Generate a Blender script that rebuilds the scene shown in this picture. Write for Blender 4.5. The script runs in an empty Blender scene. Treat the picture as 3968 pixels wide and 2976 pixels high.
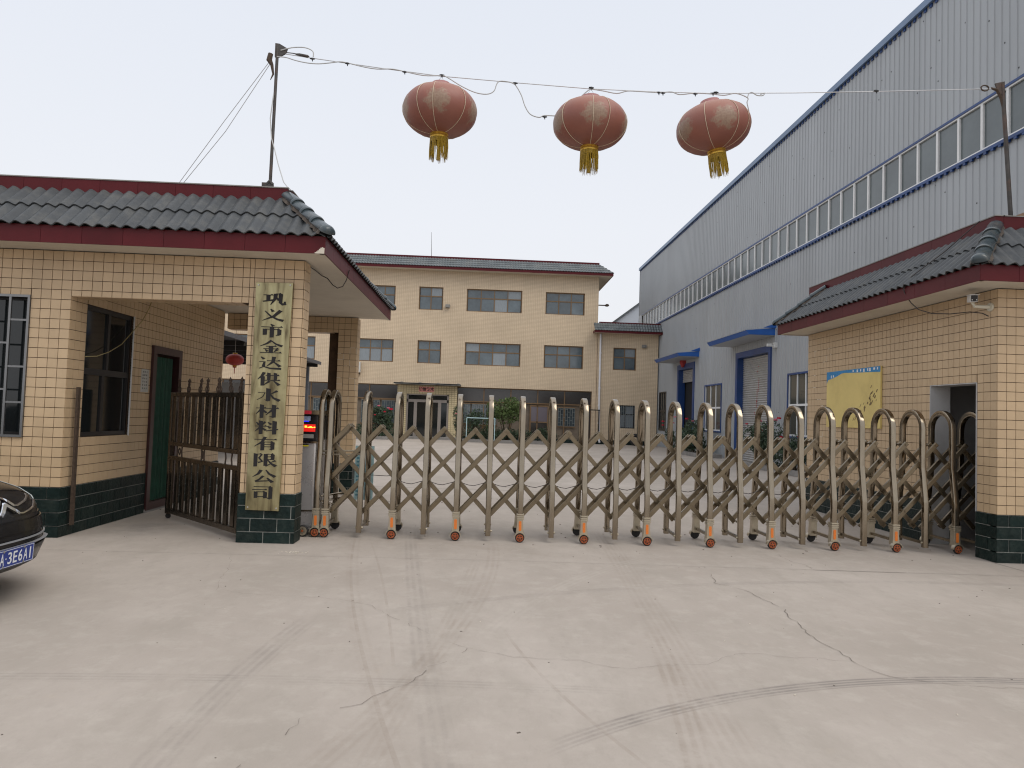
import bpy, bmesh, math, random
from mathutils import Vector, Matrix
R = math.radians
rnd = random.Random(7)
SC = bpy.context.scene
COL = SC.collection

# ------------------------------------------------------------ camera, sky, sun, exposure
def setup():
    pitch, roll, yaw = 0.04402696, 0.03327885, 0.0386688
    cd = bpy.data.cameras.new('camera'); cam = bpy.data.objects.new('camera', cd); COL.objects.link(cam)
    fwd = Vector((math.sin(yaw)*math.cos(pitch), math.cos(yaw)*math.cos(pitch), math.sin(pitch)))
    right = Vector((math.cos(yaw), -math.sin(yaw), 0)); up = right.cross(fwd)
    r2 = right*math.cos(roll)+up*math.sin(roll); u2 = -right*math.sin(roll)+up*math.cos(roll)
    m = Matrix((r2, u2, -fwd)).transposed().to_4x4(); m.translation = Vector((0, 0, 1.45))
    cam.matrix_world = m
    cd.sensor_fit = 'HORIZONTAL'; cd.sensor_width = 36.0; cd.lens = 36.0*2793.46/3968
    cd.clip_start = 0.05; cd.clip_end = 2000
    SC.camera = cam
    # overcast, hazy daylight: physical sky seen through a bright even cloud layer
    w = bpy.data.worlds.new('World'); SC.world = w; w.use_nodes = True
    nt = w.node_tree; nt.nodes.clear()
    out = nt.nodes.new('ShaderNodeOutputWorld'); bg = nt.nodes.new('ShaderNodeBackground')
    sky = nt.nodes.new('ShaderNodeTexSky'); sky.sky_type = 'NISHITA'; sky.sun_disc = False
    sky.sun_elevation = R(52); sky.sun_rotation = R(150); sky.air_density = 1.5; sky.dust_density = 4
    tc = nt.nodes.new('ShaderNodeTexCoord'); sep = nt.nodes.new('ShaderNodeSeparateXYZ')
    ramp = nt.nodes.new('ShaderNodeValToRGB')
    nt.links.new(tc.outputs['Generated'], sep.inputs[0]); nt.links.new(sep.outputs['Z'], ramp.inputs[0])
    e = ramp.color_ramp.elements
    e[0].position = 0.0; e[0].color = (0.85, 0.858, 0.882, 1)
    e[1].position = 1.0; e[1].color = (1.18, 1.20, 1.26, 1)
    a = ramp.color_ramp.elements.new(0.25); a.color = (0.84, 0.862, 0.915, 1)
    b = ramp.color_ramp.elements.new(0.55); b.color = (0.775, 0.815, 0.895, 1)
    mul = nt.nodes.new('ShaderNodeVectorMath'); mul.operation = 'SCALE'; mul.inputs['Scale'].default_value = 10.6
    nt.links.new(ramp.outputs['Color'], mul.inputs[0])
    mx = nt.nodes.new('ShaderNodeMix'); mx.data_type = 'RGBA'; mx.inputs[0].default_value = 0.93
    nt.links.new(sky.outputs[0], mx.inputs[6]); nt.links.new(mul.outputs[0], mx.inputs[7])
    nt.links.new(mx.outputs[2], bg.inputs[0]); bg.inputs[1].default_value = 0.10
    nt.links.new(bg.outputs[0], out.inputs[0])
    sd = bpy.data.lights.new('sun', 'SUN'); so = bpy.data.objects.new('sun', sd); COL.objects.link(so)
    sd.energy = 1.35; sd.angle = R(40); sd.color = (1.0, 0.95, 0.88)
    d = Vector((0.62, -0.55, 1.10)).normalized()
    so.rotation_euler = d.to_track_quat('Z', 'Y').to_euler(); so.location = (0, 0, 30)
    SC.view_settings.view_transform = 'Standard'; SC.view_settings.look = 'None'
    SC.view_settings.exposure = 0.0; SC.view_settings.gamma = 1.0
    SC.render.engine = 'CYCLES'
    SC.cycles.max_bounces = 6; SC.cycles.diffuse_bounces = 2; SC.cycles.filter_width = 1.15; SC.cycles.glossy_bounces = 3; SC.cycles.transparent_max_bounces = 8
setup()

# ------------------------------------------------------------ helpers
class MB:
    def __init__(s): s.v = []; s.f = []; s.sm = False
    def add(s, vs, fs):
        n = len(s.v); s.v += [tuple(p) for p in vs]; s.f += [tuple(i+n for i in f) for f in fs]; return s
    def box(s, x0, y0, z0, x1, y1, z1):
        if x0 > x1: x0, x1 = x1, x0
        if y0 > y1: y0, y1 = y1, y0
        if z0 > z1: z0, z1 = z1, z0
        return s.add([(x0,y0,z0),(x1,y0,z0),(x1,y1,z0),(x0,y1,z0),(x0,y0,z1),(x1,y0,z1),(x1,y1,z1),(x0,y1,z1)],
              [(0,3,2,1),(4,5,6,7),(0,1,5,4),(1,2,6,5),(2,3,7,6),(3,0,4,7)])
    def obox(s, c, ax, ay, az):
        c = Vector(c); ax = Vector(ax); ay = Vector(ay); az = Vector(az)
        if ax.cross(ay).dot(az) < 0: az = -az
        vs = [c+ax*i+ay*j+az*k for k in (-1,1) for i, j in ((-1,-1),(1,-1),(1,1),(-1,1))]
        return s.add(vs, [(0,3,2,1),(4,5,6,7),(0,1,5,4),(1,2,6,5),(2,3,7,6),(3,0,4,7)])
    def bar(s, a, b, w, h, up=(0,0,1)):
        a = Vector(a); b = Vector(b); d = b-a; L = d.length; d.normalize(); up = Vector(up)
        sd = d.cross(up)
        if sd.length < 1e-4: sd = d.cross(Vector((0,1,0)))
        sd.normalize(); u = sd.cross(d)
        return s.obox((a+b)/2, d*L/2, sd*w/2, u*h/2)
    def tube(s, pts, r, n=8, cap=True, sx=None, power=None, ref=None):
        pts = [Vector(p) for p in pts]; m = len(pts)
        rs = r if isinstance(r, (list, tuple)) else [r]*m
        ref = Vector(ref) if ref else None; rings = []; prev = None
        for i, p in enumerate(pts):
            if i == 0: t = pts[1]-p
            elif i == m-1: t = p-pts[i-1]
            else: t = (pts[i+1]-p).normalized()+(p-pts[i-1]).normalized()
            t.normalize()
            if ref is not None: a = ref-t*ref.dot(t)
            elif prev is None: a = t.orthogonal()
            else: a = prev-t*prev.dot(t)
            a.normalize(); prev = a; b = t.cross(a); ring = []
            for k in range(n):
                th = 2*math.pi*(k+.5)/n; cx, cy = math.cos(th), math.sin(th)
                if power:
                    cx = math.copysign(abs(cx)**power, cx); cy = math.copysign(abs(cy)**power, cy)
                ring.append(p+a*cx*rs[i]*(sx or 1)+b*cy*rs[i])
            rings.append(ring)
        fs = []
        for i in range(m-1):
            for k in range(n):
                k2 = (k+1) % n
                fs.append((i*n+k, i*n+k2, (i+1)*n+k2, (i+1)*n+k))
        if cap: fs.append(tuple(reversed(range(n)))); fs.append(tuple((m-1)*n+k for k in range(n)))
        return s.add([q for rg in rings for q in rg], fs)
    def lathe(s, prof, c=(0,0,0), axis='Z', n=24):
        c = Vector(c); vs = []; fs = []; m = len(prof)
        for (r, h) in prof:
            for k in range(n):
                th = 2*math.pi*k/n; a, b = r*math.cos(th), r*math.sin(th)
                p = Vector((a, b, h)) if axis == 'Z' else (Vector((a, h, b)) if axis == 'Y' else Vector((h, a, b)))
                vs.append(c+p)
        for i in range(m-1):
            for k in range(n):
                k2 = (k+1) % n; q = (i*n+k, i*n+k2, (i+1)*n+k2, (i+1)*n+k)
                fs.append(q if axis != 'Y' else tuple(reversed(q)))
        return s.add(vs, fs)
    def prism(s, poly, y0, y1):   # poly in XZ, extruded in Y
        n = len(poly); vs = [(x, y0, z) for x, z in poly]+[(x, y1, z) for x, z in poly]
        fs = [tuple(range(n)), tuple(reversed(range(n, 2*n)))]
        for i in range(n):
            j = (i+1) % n; fs.append((i, i+n, j+n, j))
        return s.add(vs, fs)
    def xf(s, M): s.v = [tuple(M @ Vector(p)) for p in s.v]; return s
    def mesh(s, name, mat, off=(0,0,0), smooth=False, bevel=0):
        me = bpy.data.meshes.new(name)
        o = Vector(off)
        me.from_pydata([tuple(Vector(p)-o) for p in s.v], [], s.f)
        bm = bmesh.new(); bm.from_mesh(me); bmesh.ops.recalc_face_normals(bm, faces=bm.faces)
        if bevel:
            es = [e for e in bm.edges if len(e.link_faces) == 2 and e.calc_face_angle(0) > .5]
            bmesh.ops.bevel(bm, geom=es, offset=bevel, segments=2, affect='EDGES', profile=.6)
        bm.to_mesh(me); bm.free()
        me.materials.append(mat)
        if smooth or s.sm:
            me.polygons.foreach_set('use_smooth', [True]*len(me.polygons))
            if smooth != 'all': me.set_sharp_from_angle(angle=R(smooth if smooth not in (True, False) else 38))
        me.update(); return me

BASE = {}
def tag(o, label=None, cat=None, group=None, kind=None):
    if label: o['label'] = label
    if cat: o['category'] = cat
    if group: o['group'] = group
    if kind: o['kind'] = kind
    return o
def thing(name, label, cat, loc=(0,0,0), group=None):
    o = bpy.data.objects.new(name, None); o.empty_display_size = .2; COL.objects.link(o); o.location = loc
    BASE[o.name] = Vector(loc)
    return tag(o, label, cat, group)
def base(o): return BASE.get(o.name, Vector((0,0,0))) if o else Vector((0,0,0))
def part(name, mb, mat, parent, smooth=False, bevel=0, label=None, kind=None):
    off = base(parent)
    me = mb.mesh(name, mat, off, smooth, bevel)
    o = bpy.data.objects.new(name, me); COL.objects.link(o); o.parent = parent
    BASE[o.name] = off
    return tag(o, label, kind=kind)
def single(name, mb, mat, label, cat, smooth=False, bevel=0, group=None, loc=None):
    vs = mb.v; n = len(vs)
    if loc is None:
        loc = (sum(p[0] for p in vs)/n, sum(p[1] for p in vs)/n, min(p[2] for p in vs))
    me = mb.mesh(name, mat, loc, smooth, bevel); o = bpy.data.objects.new(name, me); COL.objects.link(o); o.location = loc
    BASE[o.name] = Vector(loc)
    return tag(o, label, cat, group)
def inst(name, me, parent, loc, label=None):      # shared mesh at a world point under a parent (no rotation on parents)
    o = bpy.data.objects.new(name, me); COL.objects.link(o); o.parent = parent
    o.location = Vector(loc)-base(parent); BASE[o.name] = Vector(loc)
    if label: o['label'] = label
    return o
def struct(name, mb, mat, smooth=False):
    me = mb.mesh(name, mat, (0,0,0), smooth); o = bpy.data.objects.new(name, me); COL.objects.link(o); o['kind'] = 'structure'; return o
def copy_tree(o, parent=None, dx=Vector((0,0,0))):
    c = o.copy(); COL.objects.link(c)
    c.parent = parent
    BASE[c.name] = base(o)+dx
    for ch in list(o.children): copy_tree(ch, c, dx)
    return c
def text_mb(body, size, font_off=0.0):
    cu = bpy.data.curves.new('lettering', 'FONT'); cu.body = body; cu.size = size; cu.align_x = 'CENTER'; cu.align_y = 'CENTER'
    cu.offset = font_off; cu.extrude = .001
    o = bpy.data.objects.new('lettering_tmp', cu); COL.objects.link(o)
    dg = bpy.context.evaluated_depsgraph_get(); me = bpy.data.meshes.new_from_object(o.evaluated_get(dg))
    mb = MB(); mb.add([tuple(v.co) for v in me.vertices], [tuple(p.vertices) for p in me.polygons])
    bpy.data.objects.remove(o); bpy.data.curves.remove(cu); bpy.data.meshes.remove(me)
    return mb

# ------------------------------------------------------------ materials
def mat(name, col, rough=.6, metal=0, var=0.0, vscale=3, bump=0, bscale=40, spec=.5, rvar=0, dirt=None, dscale=1.5, stretch=None, emit=None, estr=0, obvar=0):
    m = bpy.data.materials.new(name); m.use_nodes = True; nt = m.node_tree; b = nt.nodes['Principled BSDF']
    b.inputs['Base Color'].default_value = (*col, 1); b.inputs['Roughness'].default_value = rough; b.inputs['Metallic'].default_value = metal
    b.inputs['Specular IOR Level'].default_value = spec
    N = nt.nodes.new; L = nt.links.new
    geo = N('ShaderNodeNewGeometry'); pos = geo.outputs['Position']
    if stretch:
        mp = N('ShaderNodeMapping'); mp.inputs['Scale'].default_value = stretch; L(pos, mp.inputs[0]); pos = mp.outputs[0]
    cur = None
    def rgb(c):
        n = N('ShaderNodeRGB'); n.outputs[0].default_value = (*c, 1); return n.outputs[0]
    if var or dirt or obvar: cur = rgb(col)
    if var:
        nz = N('ShaderNodeTexNoise'); nz.inputs['Scale'].default_value = vscale; nz.inputs['Detail'].default_value = 6; nz.inputs['Roughness'].default_value = .65
        L(pos, nz.inputs['Vector'])
        mr = N('ShaderNodeMapRange'); mr.inputs[1].default_value = .3; mr.inputs[2].default_value = .7; mr.inputs[3].default_value = 1-var; mr.inputs[4].default_value = 1+var
        L(nz.outputs[0], mr.inputs[0])
        sc = N('ShaderNodeVectorMath'); sc.operation = 'SCALE'; L(cur, sc.inputs[0]); L(mr.outputs[0], sc.inputs['Scale']); cur = sc.outputs[0]
    if obvar:
        oi = N('ShaderNodeObjectInfo'); mr = N('ShaderNodeMapRange'); mr.inputs[3].default_value = 1-obvar; mr.inputs[4].default_value = 1+obvar
        L(oi.outputs['Random'], mr.inputs[0]); sc = N('ShaderNodeVectorMath'); sc.operation = 'SCALE'
        L(cur, sc.inputs[0]); L(mr.outputs[0], sc.inputs['Scale']); cur = sc.outputs[0]
    if dirt:
        nz = N('ShaderNodeTexNoise'); nz.inputs['Scale'].default_value = dscale; nz.inputs['Detail'].default_value = 8; nz.inputs['Roughness'].default_value = .7
        L(pos, nz.inputs['Vector']); mr = N('ShaderNodeMapRange'); mr.inputs[1].default_value = .48; mr.inputs[2].default_value = .75; mr.inputs[4].default_value = dirt[3]
        L(nz.outputs[0], mr.inputs[0]); mx = N('ShaderNodeMix'); mx.data_type = 'RGBA'; L(mr.outputs[0], mx.inputs[0]); L(cur, mx.inputs[6]); mx.inputs[7].default_value = (*dirt[:3], 1); cur = mx.outputs[2]
    if cur is not None: L(cur, b.inputs['Base Color'])
    if rvar:
        nz = N('ShaderNodeTexNoise'); nz.inputs['Scale'].default_value = 9; nz.inputs['Detail'].default_value = 5; L(pos, nz.inputs['Vector'])
        mr = N('ShaderNodeMapRange'); mr.inputs[1].default_value = .3; mr.inputs[2].default_value = .7; mr.inputs[3].default_value = max(.02, rough-rvar); mr.inputs[4].default_value = rough+rvar
        L(nz.outputs[0], mr.inputs[0]); L(mr.outputs[0], b.inputs['Roughness'])
    if bump:
        nz = N('ShaderNodeTexNoise'); nz.inputs['Scale'].default_value = bscale; nz.inputs['Detail'].default_value = 5; L(pos, nz.inputs['Vector'])
        bp = N('ShaderNodeBump'); bp.inputs['Strength'].default_value = bump; bp.inputs['Distance'].default_value = .01; L(nz.outputs[0], bp.inputs['Height']); L(bp.outputs[0], b.inputs['Normal'])
    if emit:
        b.inputs['Emission Color'].default_value = (*emit, 1); b.inputs['Emission Strength'].default_value = estr
    return m

M = {}
M['tile'] = mat('beige_glazed_tile', (.58,.42,.255), .4, var=.06, vscale=2.2, obvar=.05, dirt=(.36,.25,.14,.35), dscale=1.3, bump=.03, bscale=60)
M['grout'] = mat('brown_grout', (.085,.05,.028), .9, var=.3, vscale=9)
M['brick'] = mat('dark_green_rockface_tile', (.007,.018,.016), .5, spec=.22, var=.3, vscale=14, obvar=.18, bump=.9, bscale=26, dirt=(.12,.11,.09,.18), dscale=7)
M['brickgrout'] = mat('pale_cement_joint', (.33,.33,.30), .9, var=.4, vscale=6)
M['maroon'] = mat('maroon_glazed_fascia', (.088,.009,.012), .45, spec=.22, var=.12, vscale=3, obvar=.07)
M['plaster'] = mat('cream_soffit_plaster', (.66,.60,.50), .85, var=.06, vscale=1.5, dirt=(.34,.28,.2,.35), dscale=1.1, bump=.1, bscale=25)
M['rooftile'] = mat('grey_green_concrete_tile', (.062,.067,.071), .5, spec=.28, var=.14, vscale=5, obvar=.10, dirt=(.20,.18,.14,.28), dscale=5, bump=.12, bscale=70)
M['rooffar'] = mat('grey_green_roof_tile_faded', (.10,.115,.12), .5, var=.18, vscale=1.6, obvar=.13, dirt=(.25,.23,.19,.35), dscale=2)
M['hip'] = mat('glazed_hip_tile', (.045,.062,.070), .24, var=.15, vscale=6, dirt=(.22,.17,.11,.4), dscale=6)
M['mortar'] = mat('rough_brown_mortar', (.085,.068,.055), .95, var=.35, vscale=25, bump=.8, bscale=40)
M['steel'] = mat('champagne_stainless', (.30,.252,.19), .20, 1, var=.12, vscale=10, rvar=.09, stretch=(4,4,.6))
M['steel_bar'] = mat('champagne_anodised_bar', (.215,.172,.115), .32, .85, var=.12, vscale=6, rvar=.1, dirt=(.2,.16,.11,.35), dscale=5)
M['boot'] = mat('cast_pale_alloy', (.47,.41,.31), .35, .75, var=.1, vscale=20)
M['orange'] = mat('orange_reflector', (.72,.19,.03), .3, var=.15, vscale=60)
M['rubber'] = mat('black_rubber', (.02,.018,.017), .7, var=.3, vscale=30)
M['hub'] = mat('orange_plastic_hub', (.30,.07,.02), .4, var=.2, vscale=40)
M['brightsteel'] = mat('polished_steel_sheet', (.50,.48,.47), .30, .55, var=.08, vscale=2, rvar=.06)
M['gatedark'] = mat('dark_bronze_stainless', (.10,.078,.058), .24, .8, var=.3, vscale=5, rvar=.1)
M['iron'] = mat('rusty_brown_iron', (.075,.05,.034), .75, .2, var=.35, vscale=30)
M['pole'] = mat('weathered_steel_pole', (.075,.07,.066), .6, .4, var=.3, vscale=8, dirt=(.2,.09,.05,.5), dscale=6)
M['wire'] = mat('pale_steel_wire', (.52,.52,.53), .5, .3)
M['cable'] = mat('grey_electric_cable', (.48,.48,.47), .6)
M['darkcable'] = mat('dark_cable', (.04,.03,.028), .6)
M['tape'] = mat('black_tape', (.012,.012,.014), .5)
M['glassdark'] = mat('dark_window_glass', (.013,.016,.017), .06, spec=.6)
M['framedark'] = mat('black_window_frame', (.014,.012,.012), .35)
M['barsteel'] = mat('bright_window_bars', (.27,.27,.27), .45, .9)
M['curtain'] = mat('green_door_curtain', (.008,.062,.034), .6, var=.25, vscale=8)
M['doorwood'] = mat('dark_red_brown_wood', (.045,.014,.014), .35, var=.25, vscale=10)
M['paper'] = mat('weathered_paper', (.55,.54,.50), .8, var=.1, vscale=12)
M['ink'] = mat('grey_print', (.16,.155,.15), .8)
M['lamp_cream'] = mat('cctv_cream_plastic', (.66,.62,.50), .4)
M['white'] = mat('white_paint', (.74,.74,.73), .45, var=.05)
M['black'] = mat('black_plastic', (.012,.012,.014), .2)
M['yellowboard'] = mat('faded_yellow_board', (.72,.56,.20), .6, var=.06, vscale=2, dirt=(.34,.22,.07,.3), dscale=2.5)
M['boardblue'] = mat('blue_print', (.02,.22,.48), .5, var=.2, vscale=30)
M['interior'] = mat('dark_room_plaster', (.34,.33,.32), .9, var=.1)
M['deck'] = mat('concrete_deck', (.25,.24,.22), .9, var=.2)
M['btile'] = None
M['brownframe'] = mat('bronze_window_frame', (.19,.115,.055), .42, .2, var=.1)
M['pane'] = mat('window_glass_sky', (.075,.10,.115), .05, spec=.9, var=.4, vscale=1.1, obvar=.25)
M['panecurtain'] = mat('pane_with_curtain', (.22,.25,.27), .1, spec=.9, var=.12, vscale=5, stretch=(6,1,1), obvar=.15)
M['smoked'] = mat('smoked_glass', (.035,.030,.027), .12, spec=.8, var=.25, vscale=1, obvar=.15)
M['pvc'] = mat('white_pvc_pipe', (.72,.72,.74), .4)
M['clad'] = mat('pale_grey_cladding', (.365,.382,.395), .42, .15, var=.05, vscale=.5, obvar=.03, dirt=(.22,.22,.23,.22), dscale=.6, stretch=(1,1,.25))
M['bluetrim'] = mat('blue_painted_trim', (.014,.052,.185), .4, var=.15, vscale=2, dirt=(.03,.04,.08,.5), dscale=.8)
M['bluepaint'] = mat('bright_blue_sheet', (.015,.10,.38), .4, var=.1)
M['whgrey'] = mat('grey_green_factory_glass', (.115,.135,.14), .22, spec=.6, var=.18, vscale=.8, obvar=.08)
M['shutter'] = mat('pale_roller_shutter', (.44,.43,.41), .45, .3, var=.08, vscale=2, dirt=(.25,.2,.16,.3), dscale=1.5)
M['void'] = mat('painted_dark_interior', (.012,.012,.013), .9)  # near-black colour stands in for the unlit space behind the warehouse wall
M['redmark'] = mat('red_paint_marks', (.35,.03,.03), .7)
M['leaf'] = mat('rose_leaf', (.032,.058,.026), .55, var=.5, vscale=5)
M['leaf2'] = mat('tree_leaf', (.075,.115,.028), .55, var=.45, vscale=4)
M['stem'] = mat('woody_stem', (.07,.05,.03), .8)
M['redflower'] = mat('crimson_petals', (.62,.015,.05), .5, var=.2, vscale=30)
M['pinkflower'] = mat('pink_petals', (.78,.22,.30), .5, var=.2, vscale=30)
M['kerb'] = mat('concrete_kerb', (.24,.225,.21), .85, var=.2, vscale=3)
M['soil'] = mat('dry_soil', (.09,.07,.05), .95, var=.3, vscale=8)
M['carpaint'] = mat('black_car_paint', (.006,.006,.007), .25, spec=.5, var=.2, vscale=8, dirt=(.05,.05,.053,.25), dscale=9)
M['chrome'] = mat('chrome', (.80,.82,.86), .22, 1, rvar=.05)
M['greyplastic'] = mat('dusty_grey_plastic', (.035,.035,.036), .6, var=.2, dirt=(.12,.11,.1,.4), dscale=12)
M['plateblue'] = mat('blue_plate', (.012,.035,.22), .4, var=.12, vscale=20)
M['platewhite'] = mat('white_plate_lettering', (.70,.72,.76), .5)
M['headlamp'] = mat('headlamp_glass', (.42,.44,.42), .08, spec=.8)
M['gold'] = mat('gold_foil', (.62,.38,.06), .3, .7, var=.2, vscale=30)
M['tassel'] = mat('yellow_tassel_thread', (.38,.245,.02), .45, var=.35, vscale=60)
M['redlantern'] = mat('red_lantern_cloth', (.42,.045,.035), .55, var=.15, vscale=12)
M['crack'] = mat('dark_brown_crack', (.15,.125,.105), .95, var=.3, vscale=20)  # dark brown colour of the flat crack strips
M['joint'] = mat('slab_joint_dirt', (.20,.18,.155), .95, var=.3, vscale=12)
M['rednote'] = mat('salmon_paper_banner', (.80,.33,.29), .7, var=.1, vscale=12)
M['blackink'] = mat('black_ink', (.01,.008,.008), .7)
M['acwhite'] = mat('aged_white_metal', (.62,.62,.60), .5)
M['ledred'] = mat('red_led_display', (.4,.01,.01), .4, emit=(1,.02,.01), estr=.55)
M['ledhot'] = mat('hot_led_digits', (.9,.3,.05), .4, emit=(1,.42,.04), estr=3)
M['ledblue'] = mat('blue_led', (.01,.01,.5), .4, emit=(.02,.03,1), estr=1.2)
M['stickerred'] = mat('red_sticker', (.55,.03,.05), .4)
M['stickerblue'] = mat('blue_white_sticker', (.28,.33,.48), .4, var=.5, vscale=120)
M['sun_yellow'] = mat('yellow_sticker', (.6,.5,.03), .4)
M['petalgrey'] = None

def tiled_wall_mat(name, tile, grout, bw, bh, mort, axis='XZ', dirt=.25):
    m = bpy.data.materials.new(name); m.use_nodes = True; nt = m.node_tree; b = nt.nodes['Principled BSDF']; N = nt.nodes.new; L = nt.links.new
    geo = N('ShaderNodeNewGeometry'); sp = N('ShaderNodeSeparateXYZ'); cb = N('ShaderNodeCombineXYZ'); L(geo.outputs['Position'], sp.inputs[0])
    ad = N('ShaderNodeMath'); ad.operation = 'ADD'; L(sp.outputs['X'], ad.inputs[0]); L(sp.outputs['Y'], ad.inputs[1])
    L(ad.outputs[0], cb.inputs[0]); L(sp.outputs['Z'], cb.inputs[1])
    br = N('ShaderNodeTexBrick'); br.offset = 0; br.inputs['Scale'].default_value = 1; br.inputs['Brick Width'].default_value = bw; br.inputs['Row Height'].default_value = bh
    br.inputs['Mortar Size'].default_value = mort; br.inputs['Mortar Smooth'].default_value = .2
    c = Vector(tile); br.inputs['Color1'].default_value = (*(c*1.03), 1); br.inputs['Color2'].default_value = (*(c*.97), 1); br.inputs['Mortar'].default_value = (*grout, 1)
    L(cb.outputs[0], br.inputs['Vector'])
    nz = N('ShaderNodeTexNoise'); nz.inputs['Scale'].default_value = .6; nz.inputs['Detail'].default_value = 8; nz.inputs['Roughness'].default_value = .65
    L(geo.outputs['Position'], nz.inputs['Vector']); mr = N('ShaderNodeMapRange'); mr.inputs[1].default_value = .35; mr.inputs[2].default_value = .75; mr.inputs[3].default_value = 1.04; mr.inputs[4].default_value = 1-dirt*.5
    L(nz.outputs[0], mr.inputs[0]); sc = N('ShaderNodeVectorMath'); sc.operation = 'SCALE'; L(br.outputs[0], sc.inputs[0]); L(mr.outputs[0], sc.inputs['Scale'])
    L(sc.outputs[0], b.inputs['Base Color']); b.inputs['Roughness'].default_value = .5
    return m
M['btile'] = tiled_wall_mat('small_beige_facade_tile', (.66,.53,.37), (.48,.36,.24), .105, .075, .009)
M['porchtile'] = tiled_wall_mat('pale_yellow_porch_tile', (.66,.55,.33), (.35,.27,.15), .15, .11, .012)

def lantern_mat():
    m = bpy.data.materials.new('faded_red_lantern_cloth'); m.use_nodes = True; nt = m.node_tree; b = nt.nodes['Principled BSDF']; N = nt.nodes.new; L = nt.links.new
    tc = N('ShaderNodeTexCoord'); sp = N('ShaderNodeSeparateXYZ'); L(tc.outputs['Object'], sp.inputs[0])
    # patches of peeling printed flowers: angular cells repeated round the body, limited in height
    at = N('ShaderNodeMath'); at.operation = 'ARCTAN2'; L(sp.outputs['X'], at.inputs[0]); L(sp.outputs['Y'], at.inputs[1])
    mu = N('ShaderNodeMath'); mu.operation = 'MULTIPLY'; L(at.outputs[0], mu.inputs[0]); mu.inputs[1].default_value = 5/(2*math.pi)
    fr = N('ShaderNodeMath'); fr.operation = 'FRACT'; L(mu.outputs[0], fr.inputs[0])
    sb = N('ShaderNodeMath'); sb.operation = 'SUBTRACT'; L(fr.outputs[0], sb.inputs[0]); sb.inputs[1].default_value = .5
    s2 = N('ShaderNodeMath'); s2.operation = 'MULTIPLY'; L(sb.outputs[0], s2.inputs[0]); s2.inputs[1].default_value = .50
    z2 = N('ShaderNodeMath'); z2.operation = 'SUBTRACT'; L(sp.outputs['Z'], z2.inputs[0]); z2.inputs[1].default_value = -.025
    cb = N('ShaderNodeCombineXYZ'); L(s2.outputs[0], cb.inputs[0]); L(z2.outputs[0], cb.inputs[1])
    ln = N('ShaderNodeVectorMath'); ln.operation = 'LENGTH'; L(cb.outputs[0], ln.inputs[0])
    nz = N('ShaderNodeTexNoise'); nz.inputs['Scale'].default_value = 15; nz.inputs['Detail'].default_value = 8; nz.inputs['Roughness'].default_value = .75; L(tc.outputs['Object'], nz.inputs['Vector'])
    ns = N('ShaderNodeMath'); ns.operation = 'MULTIPLY_ADD'; L(nz.outputs[0], ns.inputs[0]); ns.inputs[1].default_value = .34; L(ln.outputs['Value'], ns.inputs[2])
    mk = N('ShaderNodeMapRange'); mk.inputs[1].default_value = .315; mk.inputs[2].default_value = .262; mk.inputs[3].default_value = 0; mk.inputs[4].default_value = .66; L(ns.outputs[0], mk.inputs[0])
    base_ = N('ShaderNodeMix'); base_.data_type = 'RGBA'; base_.inputs[6].default_value = (.32,.12,.082,1); base_.inputs[7].default_value = (.215,.078,.06,1)
    nb = N('ShaderNodeTexNoise'); nb.inputs['Scale'].default_value = 5; nb.inputs['Detail'].default_value = 5; L(tc.outputs['Object'], nb.inputs['Vector']); L(nb.outputs[0], base_.inputs[0])
    zf = N('ShaderNodeMapRange'); zf.inputs[1].default_value = .05; zf.inputs[2].default_value = .30; L(sp.outputs['Z'], zf.inputs[0]); zf.inputs[4].default_value = .75
    fade = N('ShaderNodeMix'); fade.data_type = 'RGBA'; L(zf.outputs[0], fade.inputs[0]); L(base_.outputs[2], fade.inputs[6]); fade.inputs[7].default_value = (.42,.215,.15,1)
    pn = N('ShaderNodeMix'); pn.data_type = 'RGBA'; L(mk.outputs[0], pn.inputs[0]); L(fade.outputs[2], pn.inputs[6])
    pc = N('ShaderNodeMix'); pc.data_type = 'RGBA'; n3 = N('ShaderNodeTexNoise'); n3.inputs['Scale'].default_value = 45; L(tc.outputs['Object'], n3.inputs['Vector']); L(n3.outputs[0], pc.inputs[0])
    pc.inputs[6].default_value = (.16,.11,.075,1); pc.inputs[7].default_value = (.46,.38,.27,1); L(pc.outputs[2], pn.inputs[7])
    L(pn.outputs[2], b.inputs['Base Color']); b.inputs['Roughness'].default_value = .5
    b.inputs['Subsurface Weight'].default_value = .0
    return m
M['lantern'] = lantern_mat()

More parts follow.
